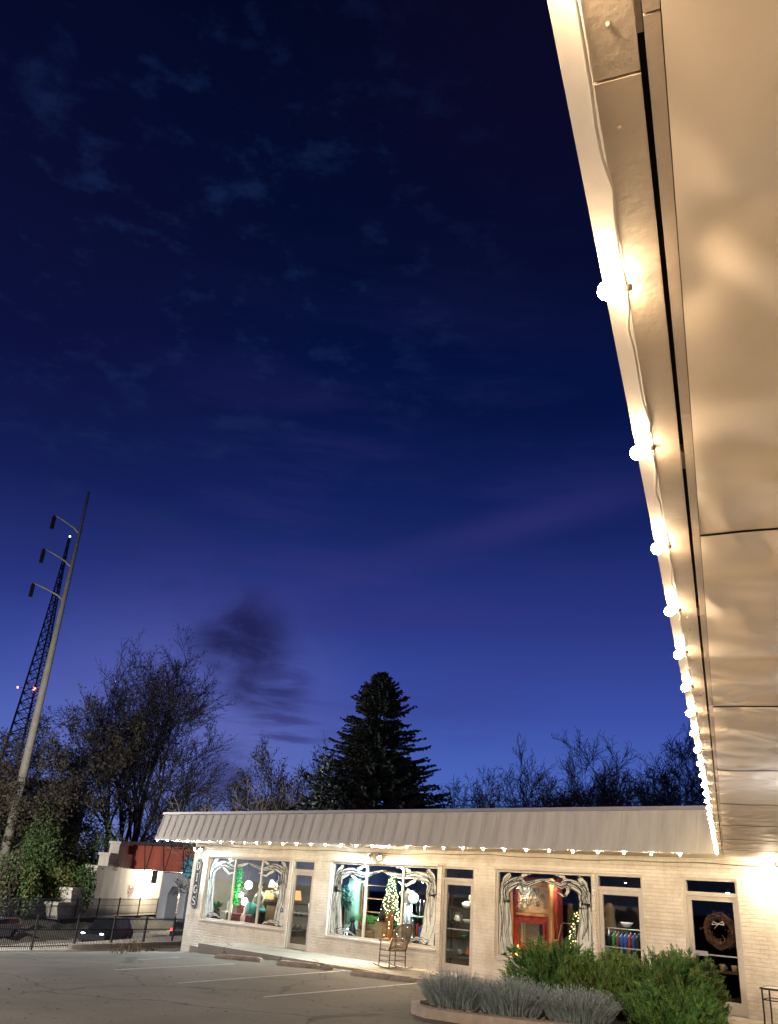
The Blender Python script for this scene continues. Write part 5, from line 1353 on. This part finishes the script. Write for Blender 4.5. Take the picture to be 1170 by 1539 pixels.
def sideboard(px, Y, w, h, label, z=0.016, mt='tanwood'):
    t = T('sideboard', label, 'cabinet', px, Y, z); m = MB(); m.box(-w / 2, -.2, 0, w / 2, .25, h - .04); m.build('carcass', 'dkwood', t)
    m = MB(); m.box(-w / 2 - .03, -.23, h - .039, w / 2 + .03, .27, h); m.build('top', 'blk', t)
    for s in (-1, 1):
        m = MB(); m.box(s * w * .25 - w * .2, -.215, .12, s * w * .25 + w * .2, -.202, h - .12); d = m.build('door', mt, t)
        m = MB(); m.ball((s * w * .07, -.225, h * .55), .015, 6, 4); m.build('knob', 'gold', d)
    return t
sideboard(408, 19.5, 1.15, 1.2, 'black and tan sideboard carrying lamps at the right of the left window')
def lamp(px, py, Y, label, shade='shadeamber', r=.17, hb=.28, z=None):
    z = z if z is not None else Z(px, py, Y); t = T('table_lamp', label, 'lamp', px, Y, z); m = MB(); m.lathe((0, 0, 0), [(.07, 0), (.05, .03), (.03, .08), (.06, .16), (.02, hb)], 10); m.build('lamp_base', 'gold', t)
    m = MB(); m.lathe((0, 0, hb), [(r, 0), (r * .72, r * 1.5)], 14); m.build('lamp_shade', shade, t)
lamp(404, 1352, 19.45, 'table lamp with amber drum shade on the sideboard, left window', 'shadeamber', .17, .06, 1.22)
lamp(409, 1344, 19.6, 'taller table lamp with cream tapered shade on the sideboard, left window', 'shadecream', .16, .42, 1.22)
def flowers(px, Y, z, label, mt='whitep', n=26, r=.14, seed=1):
    t = T('flower_vase', label, 'vase', px, Y, z); rnd = random.Random(seed); m = MB(); m.lathe((0, 0, 0), [(.04, 0), (.07, .07), (.03, .17), (.045, .2)], 10); m.build('vase', 'gold', t); m = MB()
    for i in range(n):
        p = Vector((rnd.gauss(0, r * .6), rnd.gauss(0, r * .5), .3 + rnd.gauss(0, r * .5))); m.ball(p, rnd.uniform(.02, .04), 6, 4); m.tube([(0, 0, .18), p], .005, 3)
    m.build('flowers', mt, t)
flowers(416, 19.4, 1.22, 'white flowers in a vase on the sideboard in the left window', seed=2)
flowers(421, 19.3, 1.22, 'larger spray of pale flowers against the right edge of the left window', seed=5, n=34, r=.17)
t = T('moon_ornament', 'dark round hanging disc with a white crescent moon, right pane of the left window', 'ornament', 413, YF + .16, Z(413, 1318, YF + .16)); m = MB()
m.lathe((0, 0, 0), [(.17, 0), (.17, .015)], 24, ax=(0, -1, 0)); m.build('disc', 'blk', t); m = MB(); c = arcpts(.04, -.03, .085, .1, -2.4, 1.4, 16); m.ribbon(c, bul(16, .005, .045), lambda u, v, d: (u, -d, v), .018); m.build('crescent', 'whitep', t)
t = T('window_sticker', 'small dark blue round sticker low in the left window', 'sticker', 425.5, YF + .088, Z(425.5, 1368, YF + .088)); m = MB(); m.lathe((0, 0, 0), [(.07, 0), (.07, .003)], 20, ax=(0, -1, 0)); m.build('disc', 'blue', t); m = MB(); m.lathe((0, -.0035, 0), [(.035, 0), (.035, .001)], 14, ax=(0, -1, 0)); m.build('ring', 'whitep', t)
# framed pictures on the room wall
for px, py, w, h, lab in ((338, 1312, .5, .7, 'dark framed picture leaning high in the left window'), (345, 1332, .35, .6, 'narrow dark panel standing behind the palm')):
    Y = 20.4; t = T('framed_picture', lab, 'picture', px, Y, Z(px, py, Y)); m = MB(); m.box(-w / 2, 0, -h / 2, w / 2, .03, h / 2); m.build('picture_frame', 'dkwood', t); m = MB(); m.box(-w / 2 + .05, -.004, -h / 2 + .05, w / 2 - .05, -.001, h / 2 - .05); m.build('print', 'blue', t)
# behind door 1
def shelf_unit(px, Y, w, levels, label, items, mt='dkwood', z=0.016, h=1.9):
    t = T('shelf_unit', label, 'shelves', px, Y, z); m = MB()
    for s in (-1, 1): 
        for y in (0, .28): m.box(s * w / 2 - .015, y, 0, s * w / 2 + .015, y + .02, h)
    m.build('upright', mt, t); x0 = t.location.x
    for lz in levels:
        m = MB(); m.box(-w / 2 + .016, 0, lz - .02, w / 2 - .016, .3, lz); m.build('shelf', mt, t)
    return t
def ware(kind, x, Y, z, s, mt, label, seed=0):
    t = thing(kind, label, kind.replace('_', ' '), (x, Y, z), 0); m = MB()
    if kind == 'jug': m.lathe((0, 0, 0), [(s * .3, 0), (s * .42, s * .3), (s * .3, s * .7), (s * .22, s * .85), (s * .3, s)], 12); m.tube([(s * .3, 0, s * .8), (s * .6, 0, s * .7), (s * .4, 0, s * .3)], s * .05, 5)
    elif kind == 'bowl': m.lathe((0, 0, 0), [(s * .3, 0), (s * .5, s * .15), (s * .75, s * .5), (s * .7, s * .5), (s * .4, s * .15)], 14)
    elif kind == 'cup': m.lathe((0, 0, 0), [(s * .35, 0), (s * .5, s * .5), (s * .5, s), (s * .45, s), (s * .4, s * .2)], 10); m.tube([(s * .5, 0, s * .8), (s * .85, 0, s * .5), (s * .45, 0, s * .2)], s * .07, 4)
    elif kind == 'bottle': m.lathe((0, 0, 0), [(s * .16, 0), (s * .18, s * .5), (s * .06, s * .7), (s * .06, s)], 10)
    m.build('body', mt, t); return t
x1 = (DX[0][0] + DX[0][1]) / 2
shelf_unit(452, 19.6, 1.3, [.45, .85, 1.2], 'dark shelves with white cups behind the leftmost door', None, h=1.25)
x1 = onY(452, 1400, 19.6).x
rnd = random.Random(4)
names_ = ['leftmost', 'second', 'third', 'fourth', 'rightmost']
for lz, wh in ((.47, 'lower'), (.87, 'upper')):
    for k in range(5): ware('cup', x1 - .48 + .24 * k, 19.72, lz, .13, 'whitep', '%s white cup on the %s shelf behind the leftmost door' % (names_[k], wh))
lamp(445, 1365, 19.7, 'table lamp with amber shade glowing behind the leftmost door', 'shadeamber', .19, .10, 1.22)
# --- middle window
t = T('mint_screen', 'pale mint panelled screen lit from the front, left pane of the middle window', 'screen', 519, 19.7, .47); m = MB(); m.box(-.62, 0, 0, .62, .05, 1.62); m.build('board', 'mint', t)
for x in (-.42, 0, .42): m = MB(); m.box(x - .16, -.012, .15, x + .16, -.001, 1.45); m.build('panel', 'mint', t)
t = T('topiary_tree', 'slim tabletop tree with ball shaped blue green crown in the middle window', 'tree', 520, 19.3, .47); m = MB(); m.tube([(0, 0, 0), (.02, 0, .8)], .018, 6); m.build('trunk', 'bark_pale', t)
m = MB(); rnd = random.Random(5)
for i in range(420):
    d = rv(rnd).normalized(); r = rnd.random() ** .4; p = Vector((d.x * .26 * r, d.y * .2 * r, 1.05 + d.z * .38 * r)); p.x *= 1 - .6 * max(0, (p.z - 1.05) / .4); a = rv(rnd).normalized() * .05; b = rv(rnd).normalized() * .014; m.add([p - a, p + b, p + a, p - b], [(0, 1, 2, 3)])
m.build('crown', mat('topiary_bluegreen', (.05, .16, .14), .7, var=.4), t); m = MB(); m.lathe((0, 0, 0), [(.09, 0), (.12, .16)], 10); m.build('pot', 'blk', t)
cat_fig(533, 19.0, .62, 'black cat figure in front of a glowing lantern, middle window')
t = T('lantern', 'glowing white lantern beside the black cat in the middle window', 'lantern', 527, 19.25); m = MB(); m.box(-.08, -.08, 0, .08, .08, .02); m.box(-.08, -.08, .3, .08, .08, .32)
for x in (-.07, .07):
    for y in (-.07, .07): m.box(x - .008, y - .008, .02, x + .008, y + .008, .3)
m.build('cage', 'whitep', t); m = MB(); m.ball((0, 0, .15), .06, 10, 8, sz=1.5); m.build('bulb', 'ledcool', t)
t = T('sheep_figurine', 'small woolly sheep figure at the left foot of the middle window', 'figurine', 514, 18.95); m = MB(); m.ball((0, 0, .13), .1, 10, 8, sx=1.5); m.ball((-.16, 0, .19), .05, 8, 6)
for x in (-.08, .08):
    for y in (-.04, .04): m.tube([(x, y, 0), (x, y, .1)], .014, 5)
m.build('body', 'tanp', t)
def wood_shelf(px, Y, w, h, label, mt, n=5, z=.02, name='ladder_shelf'):
    t = T(name, label, 'shelves', px, Y, z); 
    for s in (-1, 1): m = MB(); m.box(s * w / 2 - .03, 0, 0, s * w / 2 + .03, .3, h); m.build('upright', mt, t)
    for k in range(n): m = MB(); lz = .05 + (h - .1) * k / (n - 1); m.box(-w / 2 + .031, .0, lz - .015, w / 2 - .031, .29, lz + .015); m.build('shelf', mt, t)
    return t
wood_shelf(563, 19.8, 1.1, 1.95, 'reddish wooden shelf unit behind the middle pane of the middle window', 'tanwood', 6)
def crate(px, Y, w, h, label, mt='tanwood', z=PZ, dx=0):
    t = T('wooden_crate', label, 'crate', px, Y, z); t.location.x += dx; m = MB()
    for k in range(3):
        zz = h * k / 3
        m.box(-w / 2, -.12, zz + .01, w / 2, -.105, zz + h / 3 - .01); m.box(-w / 2, .105, zz + .01, w / 2, .12, zz + h / 3 - .01); m.box(-w / 2, -.104, zz + .01, -w / 2 + .015, .104, zz + h / 3 - .01); m.box(w / 2 - .015, -.104, zz + .01, w / 2, .104, zz + h / 3 - .01)
    m.build('slats', mt, t); return t
crate(556, 18.98, .7, .26, 'low brown slatted crate at the foot of the middle pane', 'tanwood')
crate(566, 19.25, .42, .42, 'kraft coloured box in the middle window beside the red basket', 'tanp')
t = T('red_basket', 'red basket under green sprigs in the middle window', 'basket', 551, 19.2, PZ + .2); m = MB(); m.lathe((0, 0, 0), [(.13, 0), (.19, .26), (.17, .26), (.12, .03)], 14); m.build('basket', 'redpaint', t)
t = T('evergreen_garland', 'bright green evergreen sprigs spread above the red basket in the middle window', 'garland', 556, 19.2, .99); m = MB(); rnd = random.Random(9)
for i in range(650):
    p = Vector((rnd.gauss(0, .26), rnd.gauss(0, .08), rnd.gauss(0, .055))); a = (rv(rnd) + Vector((0, 0, .3))).normalized() * .055; b = rv(rnd).normalized() * .014; m.add([p - a, p + b, p + a, p - b], [(0, 1, 2, 3)])
m.build('sprigs', 'ltgreen', t)
def xmas(px, Y, h, r, z, nl, label, lr=.011, mt='green', led='ledwarm', seed=2):
    rnd = random.Random(seed); t = T('christmas_tree', label, 'tree', px, Y, z); m = MB(); m.tube([(0, 0, 0), (0, 0, h * .95)], .02, 6); m.build('trunk', 'dkwood', t); m = MB()
    for i in range(int(1500 * h / 1.7)):
        f = rnd.random() ** 1.3; rr = r * (1 - f) * rnd.uniform(.4, 1.05) + .015; a = rnd.uniform(0, 6.28); p = Vector((math.cos(a) * rr, math.sin(a) * rr * .8, h * (.06 + .94 * f))); d = (Vector((math.cos(a), math.sin(a), -.25)) + rv(rnd, .4)).normalized() * .08; b = d.cross(rv(rnd)).normalized() * .015
        m.add([p, p + d * .5 + b, p + d, p + d * .5 - b], [(0, 1, 2, 3)])
    m.build('crown', mt, t); m = MB()
    for i in range(nl):
        f = (i / nl) ** 1.2; a = i * 2.4 + rnd.uniform(-.3, .3); rr = (r * (1 - f) + .03) * rnd.uniform(.85, 1.15); m.ball((math.cos(a) * rr, math.sin(a) * rr * .8, h * (.05 + .93 * f)), lr, 5, 3)
    tag(m.build('fairy_lights', led, t), kind='stuff')
xmas(588, 19.35, 1.78, .40, .56, 190, 'slender christmas tree covered in warm fairy lights, middle window')
cat_fig(576, 19.0, .45, 'black bird like figure perched on boxes before the lit christmas tree', z=PZ + .55)
t = T('pedestal_box', 'tall tan box under the black figure in the middle window', 'box', 576, 19.0); m = MB(); m.box(-.14, -.12, 0, .14, .12, .52); m.build('carton', 'tanp', t); m = MB(); m.box(-.15, -.13, .521, .15, .13, .548); m.build('lid', 'dkwood', t)
t = T('wooden_sled', 'upright wooden sled with slatted deck leaning before the lit tree', 'sled', 587, 19.05); m = MB()
for x in (-.15, -.05, .05, .15): m.box(x - .035, 0, .02, x + .035, .02, .78 - abs(x) * .6)
m.build('deck', 'copper', t); m = MB()
for s in (-1, 1): m.tube([(s * .2, -.02, 0), (s * .2, -.02, .7), (s * .14, -.02, .82)], .015, 6)
m.build('runner', 'dkwood', t)
for i, (px, lab) in enumerate(((585, 'left pumpkin on the sill of the middle window'), (594, 'right pumpkin on the sill of the middle window'))):
    t = T('pumpkin', lab, 'pumpkin', px, 18.9); m = MB(); m.ball((0, 0, .07), .09, 12, 8, sz=.8); m.build('fruit', 'orange', t); m = MB(); m.tube([(0, 0, .13), (.01, 0, .17)], .012, 5); m.build('stalk', 'dkwood', t)
t = T('dress_form', 'dress form in pale blue tulle with cool string lights, middle window', 'dress form', 613, 19.2, .471); m = MB()
m.lathe((0, 0, 0), [(.16, .02), (.02, .05), (.02, .75)], 10); m.build('stand', 'whitep', t); m = MB(); m.lathe((0, 0, 0), [(.08, .74), (.15, .82), (.12, .98), (.16, 1.15), (.15, 1.3), (.06, 1.36), (.05, 1.42)], 14, sy=.75); m.build('torso', 'whitep', t); m = MB(); rnd = random.Random(6)
for k in range(46):
    a = k * 2 * PI / 46; r1 = .24 + rnd.uniform(-.05, .05); m.tube([(math.cos(a) * .13, math.sin(a) * .1, 1.05), (math.cos(a) * r1 * .7, math.sin(a) * r1 * .6, .6), (math.cos(a) * r1, math.sin(a) * r1 * .7, .08)], [.012, .018, .006], 4)
m.build('skirt', 'paleblue', t); m = MB()
for k in range(40): 
    a = rnd.uniform(0, 6.28); f = rnd.random(); m.ball((math.cos(a) * (.14 + .13 * f), math.sin(a) * (.12 + .1 * f), 1.0 - .9 * f), .011, 5, 3)
tag(m.build('led_lights', 'ledcool', t), kind='stuff')
for s in (-1, 1):
    m = MB(); m.lathe((s * .16, -.02, 1.22), [(.02, -.05), (.1, 0), (.12, .1), (.04, .16)], 12); m.build('puff_sleeve', 'whitep', t)
t = T('paper_lantern', 'round white lampshade right of the dress form, middle window', 'lantern', 622, 19.0, Z(622, 1350, 19.0)); m = MB(); m.ball((0, 0, 0), .15, 14, 10, sz=.9); m.build('shade', emit('paper_glow', (.8, .92, 1), .9), t); m = MB(); m.tube([(0, 0, .13), (0, 0, 2.85 - Z(622, 1350, 19.0))], .006, 4); m.build('lamp_cord', 'blk', t)
rk = wood_shelf(626, 19.15, .62, .78, 'small mint green rack holding upright books, right pane of the middle window', 'mint', 2, PZ, 'book_rack')
for i, (mt, cn) in enumerate((('whitep', 'white'), ('dkwood', 'dark brown'), ('redpaint', 'red'), ('blue', 'blue'), ('tanp', 'tan'))):
    o = T('book', 'upright %s book in the mint green rack' % cn, 'book', 626, 19.15, PZ + .067); m = MB(); x = -.2 + i * .095; m.box(x, .06, 0, x + .06, .22, .42 + .03 * (i % 3)); m.build('cover', mt, o)
t = T('candelabra', 'dark candelabra above the mint rack in the middle window', 'candelabra', 632, 19.4, 1.0); m = MB(); m.lathe((0, 0, 0), [(.08, 0), (.02, .05), (.015, .5)], 8)
for s in (-1, 0, 1): m.tube([(0, 0, .3), (s * .12, 0, .32), (s * .14, 0, .5)], .01, 5)
m.build('stand', 'blk', t); m = MB()
for s in (-1, 0, 1): m.tube([(s * .14, 0, .505), (s * .14, 0, .63)], .012, 6)
m.build('candles', 'whitep', t)
sideboard(632, 19.8, .9, .95, 'dark cabinet behind the mint rack in the middle window', mt='dkwood')
def spotlamp(px, py, Y, label, e, col, aim, mt='flood_warm'):
    p = onY(px, py, Y); t = thing('track_spotlight', label, 'spotlight', p); d = Vector(aim).normalized(); m = MB(); m.lathe((0, 0, 0), [(.03, -.1), (.045, -.02), (.05, .06)], 12, ax=d); m.tube([(0, 0, 0), (0, 0, 2.88 - p.z)], .008, 5); m.build('lamp_head', 'blk', t)
    m = MB(); m.lathe(d * .061, [(.044, 0), (.03, .006)], 12, ax=d); m.build('lens', mt, t); light('spot_beam', 'SPOT', d * .09, e, col, t, .04, 110, d * 2)
spotlamp(346, 1289, 19.4, 'ceiling spotlight at the top left of the left window', 220, (1, .93, .8), (.5, .2, -1))
spotlamp(421, 1296, 19.1, 'ceiling spotlight at the top right of the left window', 150, (1, .9, .75), (-.6, .25, -1))
spotlamp(521, 1304, 18.95, 'cool ceiling spotlight over the mint screen in the middle window', 200, (.8, 1, .97), (-.05, .55, -1), 'flood_cool')
spotlamp(637, 1323, 19.3, 'small ceiling spotlight at the right of the middle window', 130, (.9, .95, 1), (-.5, -.1, -1), 'flood_cool')
spotlamp(590, 1310, 19.0, 'warm ceiling spotlight over the lit tree in the middle window', 130, (1, .85, .6), (-.3, .3, -1))
# --- behind door 2
shelf_unit(692, 19.55, 1.0, [.35, .75, 1.12, 1.48], 'dark shop shelving seen through the second door', None, h=1.9)
xc = onY(692, 1400, 19.55).x
t = thing('rabbit_figurine', 'white rabbit figure on the top shelf behind the second door', 'figurine', (xc + .12, 19.66, 1.497)); m = MB(); m.ball((0, 0, .1), .1, 12, 8, sx=1.4); m.ball((.14, 0, .17), .06, 10, 8)
for s in (-1, 1): m.tube([(.13, s * .02, .2), (.11, s * .03, .27), (.10, s * .035, .36)], [.014, .024, .008], 6)
m.ball((-.14, 0, .12), .03, 8, 6); m.build('body', 'whitep', t)
ware('jug', xc - .2, 19.68, 1.137, .26, 'whitep', 'white jug on the third shelf behind the second door'); ware('bowl', xc + .15, 19.68, 1.137, .2, 'whitep', 'white footed bowl beside the jug behind the second door')
ware('bottle', xc - .28, 19.68, .767, .3, 'tanp', 'tan bottle on the middle shelf behind the second door'); ware('bowl', xc + .05, 19.68, .767, .16, 'ltgreen', 'green bowl in the middle shelf behind the second door')
ware('cup', xc - .1, 19.68, .367, .12, 'whitep', 'single white cup on the lowest shelf behind the second door'); ware('jug', xc + .2, 19.68, .367, .2, 'orange', 'orange jug on the lowest shelf behind the second door')
t = thing('coat', 'brown coat hanging high behind the second door', 'coat', (xc - .42, 19.3, 1.25)); m = MB(); m.lathe((0, 0, 0), [(.2, 0), (.17, .35), (.2, .6), (.06, .7)], 10, sy=.5); m.tube([(-.18, 0, .58), (-.27, 0, .3), (-.25, 0, .1)], [.05, .045, .04], 6); m.build('cloth', 'brown', t); m = MB(); m.tube([(0, 0, .7), (0, 0, .78), (.03, 0, .8), (.03, 0, .77)], .006, 4); m.build('hanger', 'gold', t)
t = thing('storage_chest', 'tan wooden chest low on the left behind the second door', 'chest', (xc - .52, 19.15, .016)); m = MB(); m.box(-.15, -.2, 0, .2, .2, 1.05); m.build('carcass', 'tanwood', t); m = MB(); m.box(-.16, -.21, 1.051, .21, .21, 1.08); m.build('lid', 'whitep', t)
spotlamp(690, 1318, 19.2, 'ceiling spotlight behind the transom of the second door', 60, (1, .9, .75), (0, .3, -1))
# --- right window
t = T('red_cabinet', 'tall red and copper carved cabinet front with mirror in the right display window', 'cabinet', 803, 19.2, PZ)
wid = 1.28; hz = 1.9
m = MB(); m.box(-wid / 2, .05, 0, wid / 2, .3, hz); m.build('carcass', 'redpaint', t)
for s in (-1, 1): 
    m = MB(); m.lathe((s * (wid / 2 + .06) if s < 0 else wid / 2 - .12, -.02, 0), [(.10, 0), (.10, .06), (.07, .1), (.075, hz * .5), (.06, hz * .85), (.1, hz * .93), (.11, hz)], 14); m.build('column', 'copper', t)
m = MB(); m.box(-wid / 2 + .12, .02, .32, wid / 2 - .35, .049, .88); m.build('mirror_frame', 'redpaint', t)
m = MB(); m.box(-wid / 2 + .17, .01, .37, wid / 2 - .40, .019, .83); m.build('mirror', 'mirror', t)
m = MB(); rnd = random.Random(12)
for k in range(34):
    cu, cz = rnd.uniform(-.5, .32), rnd.uniform(1.12, 1.62); r = rnd.uniform(.04, .11); a0 = rnd.uniform(0, 6.28)
    m.tube([(cu + r * (1 - q / 18) * math.cos(a0 + q * .5), .035 - .02 * rnd.random(), cz + r * (1 - q / 18) * math.sin(a0 + q * .5)) for q in range(15)], .010, 4)
m.build('scrollwork', 'gold', t)
m = MB(); m.box(-wid / 2 + .14, .036, 1.07, wid / 2 - .24, .048, 1.69); m.build('scroll_panel', 'tanwood', t)
m = MB(); m.box(-wid / 2 + .08, .03, 1.0, wid / 2 - .2, .049, 1.06); m.box(-wid / 2 + .08, .03, 1.7, wid / 2 - .2, .049, 1.78); m.build('moulding', 'copper', t)
t = T('standing_lamp', 'orange glowing lamp at the lower left of the right display window', 'lamp', 779, 18.97); m = MB(); m.lathe((0, 0, 0), [(.08, 0), (.06, .02)], 12); m.build('lamp_base', 'gold', t); m = MB(); m.lathe((0, 0, 0), [(.055, .021), (.07, .12), (.045, .25), (.01, .33)], 12); m.build('lamp_globe', emit('flame_amber', (1, .42, .10), 9), t); light('amber_glow', 'POINT', (0.0, -.13, .2), 10, (1, .5, .15), t, .05)
for i, (px, lab) in enumerate(((797, 'small amber pumpkin before the cabinet mirror, right window'), (811, 'second little pumpkin before the cabinet mirror, right window'))):
    t = T('pumpkin', lab, 'pumpkin', px, 19.0); m = MB(); m.ball((0, 0, .06), .075, 12, 8, sz=.8); m.build('fruit', 'orange', t); m = MB(); m.tube([(0, 0, .11), (.01, 0, .15)], .01, 5); m.build('stalk', 'dkwood', t)
xmas(866, 19.2, .85, .24, PZ + .35, 40, 'small dark tabletop christmas tree with gold lights, right window', .016, 'green', 'ledgold', 9)
t = T('side_table', 'dark round side table under the small christmas tree, right window', 'table', 866, 19.2); m = MB(); m.lathe((0, 0, 0), [(.27, .32), (.28, .35)], 16); m.build('tabletop', 'dkwood', t)
for k in range(3): m = MB(); a = k * 2.09; m.tube([(math.cos(a) * .2, math.sin(a) * .2, 0), (math.cos(a) * .15, math.sin(a) * .15, .32)], .014, 6); m.build('leg', 'dkwood', t)
t = T('metal_armchair', 'thin metal armchair frame low in the right display window', 'chair', 848, 19.1); m = MB()
for s in (-1, 1): m.tube([(s * .24, -.2, 0), (s * .24, -.2, .5), (s * .24, .1, .52), (s * .24, .22, .8), (s * .2, .24, .9)], .013, 6)
m.tube([(-.2, .24, .9), (.2, .24, .9)], .013, 6); m.box(-.24, -.18, .32, .24, .16, .35); m.build('chair_frame', 'gold', t)
for i, (px, w, h, mt, lab) in enumerate(((838, .34, 1.9, 'blk', 'black tall cabinet right of the red cabinet'), (852, .34, 1.8, 'dkwood', 'dark wardrobe in the depth of the right window'), (868, .42, 1.35, 'whitep', 'pale screen behind the small christmas tree'))):
    t = T('tall_cabinet', lab, 'cabinet', px, 19.9, .02); m = MB(); m.box(-w / 2, 0, 0, w / 2, .4, h); m.build('carcass', mt, t); m = MB(); m.box(-w / 2 + .04, -.015, .1, w / 2 - .04, -.001, h - .1); d = m.build('door', mt, t); m = MB(); m.ball((w * .3, -.03, h * .5), .018, 6, 4); m.build('knob', 'gold', d)
spotlamp(778, 1330, 19.0, 'bright ceiling spotlight on the cabinet column in the right window', 22, (1, .96, .88), (.35, .35, -1), 'flood_cool')
spotlamp(835, 1318, 18.98, 'warm ceiling spotlight in the middle of the right window', 40, (1, .86, .62), (-.5, .5, -1))
# --- behind door 3: clothes rack
t = T('clothes_rack', 'white pipe clothes rack with blue and dark clothes behind the third door', 'clothes rack', 938, 19.25, .016); m = MB()
for s in (-1, 1): m.tube([(s * .42 + .1, -.2, 0), (s * .42, 0, 1.35)], .014, 6); m.tube([(s * .42 - .1, .2, 0), (s * .42, 0, 1.35)], .014, 6)
m.tube([(-.46, 0, 1.35), (.46, 0, 1.35)], .014, 6); m.build('rail', 'whitep', t)
cols = [('blk', 'charcoal'), ('green', 'dark green'), ('brown', 'brown'), ('blue', 'left blue'), ('blue', 'middle blue'), ('redpaint', 'red'), ('blue', 'right blue'), ('blk', 'black')]
for k, (mt, cn) in enumerate(cols):
    g = T('garment', '%s garment hanging on the white pipe rack' % cn, 'clothes', 938, 19.25, 0); m = MB(); x = -.36 + k * .1
    m.lathe((x, 0, .7), [(.05, 0), (.045, .3), (.05, .48), (.02, .58)], 8, sy=3.2); m.build('cloth', mt, g); m = MB(); m.tube([(x, -.17, 1.2), (x, 0, 1.30), (x, .17, 1.2)], .007, 4); m.build('hanger', 'whitep', g)
ware('bowl', onY(936, 1390, 19.1).x, 19.3, 1.41, .2, 'whitep', 'white bowl like hat resting on top of the clothes rack')
t = T('dress', 'pale beige dress hanging dim on the back wall behind the third door', 'clothes', 916, 20.2, 1.2); m = MB(); m.lathe((0, 0, 0), [(.22, 0), (.13, .4), (.17, .6), (.05, .7)], 10, sy=.3); m.build('cloth', 'tanp', t)
spotlamp(940, 1322, 19.0, 'ceiling spotlight behind the transom of the third door', 50, (.9, .95, 1), (0, .3, -1), 'flood_cool')
# --- behind door 4: wreath
wz = Z(1078, 1398, 18.72); t = T('wreath', 'dark brown twig wreath with a small white bow hung inside the rightmost door', 'wreath', 1078, 18.68, wz); m = MB(); rnd = random.Random(15)
for k in range(26):
    r = .27 + rnd.uniform(-.06, .06); ph = rnd.uniform(0, 6); m.tube([((r + .025 * math.sin(3 * a_ + ph)) * math.cos(a_), .025 * math.sin(5 * a_ + ph), (r + .025 * math.sin(3 * a_ + ph)) * math.sin(a_)) for a_ in [2 * PI * q / 28 for q in range(28)]], .007, 4, closed=True)
for k in range(500):
    a_ = rnd.uniform(0, 6.28); r = .27 + rnd.gauss(0, .05); p = Vector((r * math.cos(a_), rnd.gauss(0, .03), r * math.sin(a_))); e = rv(rnd).normalized() * .05; b = rv(rnd).normalized() * .012; m.add([p - e, p + b, p + e, p - b], [(0, 1, 2, 3)])
m.build('ring', mat('wreath_twig', (.10, .045, .025), .8, var=.5, scale=9), t); m = MB()
m.tube([(0, -.06, .12), (-.1, -.06, .16), (-.13, -.06, .10), (0, -.06, .12), (.1, -.06, .17), (.13, -.06, .11), (0, -.06, .12), (-.08, -.065, .03)], [.008, .016, .012, .008, .016, .012, .008, .008], 5); m.build('bow', 'alum', t)
t = T('side_table', 'dark shop table with pots dimly seen low behind the rightmost door', 'table', 1082, 19.4, .016); m = MB(); m.box(-.4, -.2, .68, .4, .25, .72); m.build('tabletop', 'dkwood', t)
for x in (-.36, .36):
    for y in (-.17, .2): m = MB(); m.box(x - .02, y - .02, 0, x + .02, y + .02, .679); m.build('leg', 'dkwood', t)
xt = onY(1082, 1400, 19.4).x
for k, (dx, lab) in enumerate(((-.25, 'left'), (0, 'middle'), (.25, 'right'))): ware('cup', xt + dx, 19.4, .737, .12, 'tanp', '%s tan pot on the table behind the rightmost door' % lab)
t = T('paper_sign', 'small white round sticker low on the glass of the rightmost door', 'sticker', 1112, YF + .088, Z(1112, 1508, YF + .088)); m = MB(); m.lathe((0, 0, 0), [(.05, 0), (.05, .003)], 16, ax=(0, -1, 0)); m.build('disc', 'whitep', t)
spotlamp(1095, 1338, 19.6, 'dim ceiling spotlight behind the rightmost door', 16, (1, .9, .78), (-.1, -.1, -1))

# ------------------------------------------------------------------ camera and render settings
cd = bpy.data.cameras.new('camera'); cam = bpy.data.objects.new('camera', cd); C.objects.link(cam)
cd.sensor_fit = 'VERTICAL'; cd.sensor_height = 36.0; cd.lens = 36.0 * FL / 1539.0
cd.shift_y = (798.0 - 769.5) / 1539.0; cd.shift_x = -(586.0 - 585.0) / 1539.0
cd.clip_start = 0.05; cd.clip_end = 3000
R = Matrix(((RX[0], -RX[1], -RX[2]), (RY[0], -RY[1], -RY[2]), (RZ[0], -RZ[1], -RZ[2]))).to_4x4()
cam.matrix_world = Matrix.Translation((0, 0, EYE)) @ R
S = bpy.context.scene; S.camera = cam
S.view_settings.view_transform = 'Standard'; S.view_settings.look = 'None'; S.view_settings.exposure = 0.12; S.view_settings.gamma = 1
S.render.engine = 'CYCLES'
cy = S.cycles; cy.use_denoising = True; cy.use_light_tree = True; cy.max_bounces = 6; cy.diffuse_bounces = 3; cy.glossy_bounces = 3
cy.transparent_max_bounces = 16; cy.sample_clamp_indirect = 4.0; cy.sample_clamp_direct = 0; cy.caustics_reflective = False; cy.caustics_refractive = False
cy.use_adaptive_sampling = True; cy.adaptive_threshold = 0.015
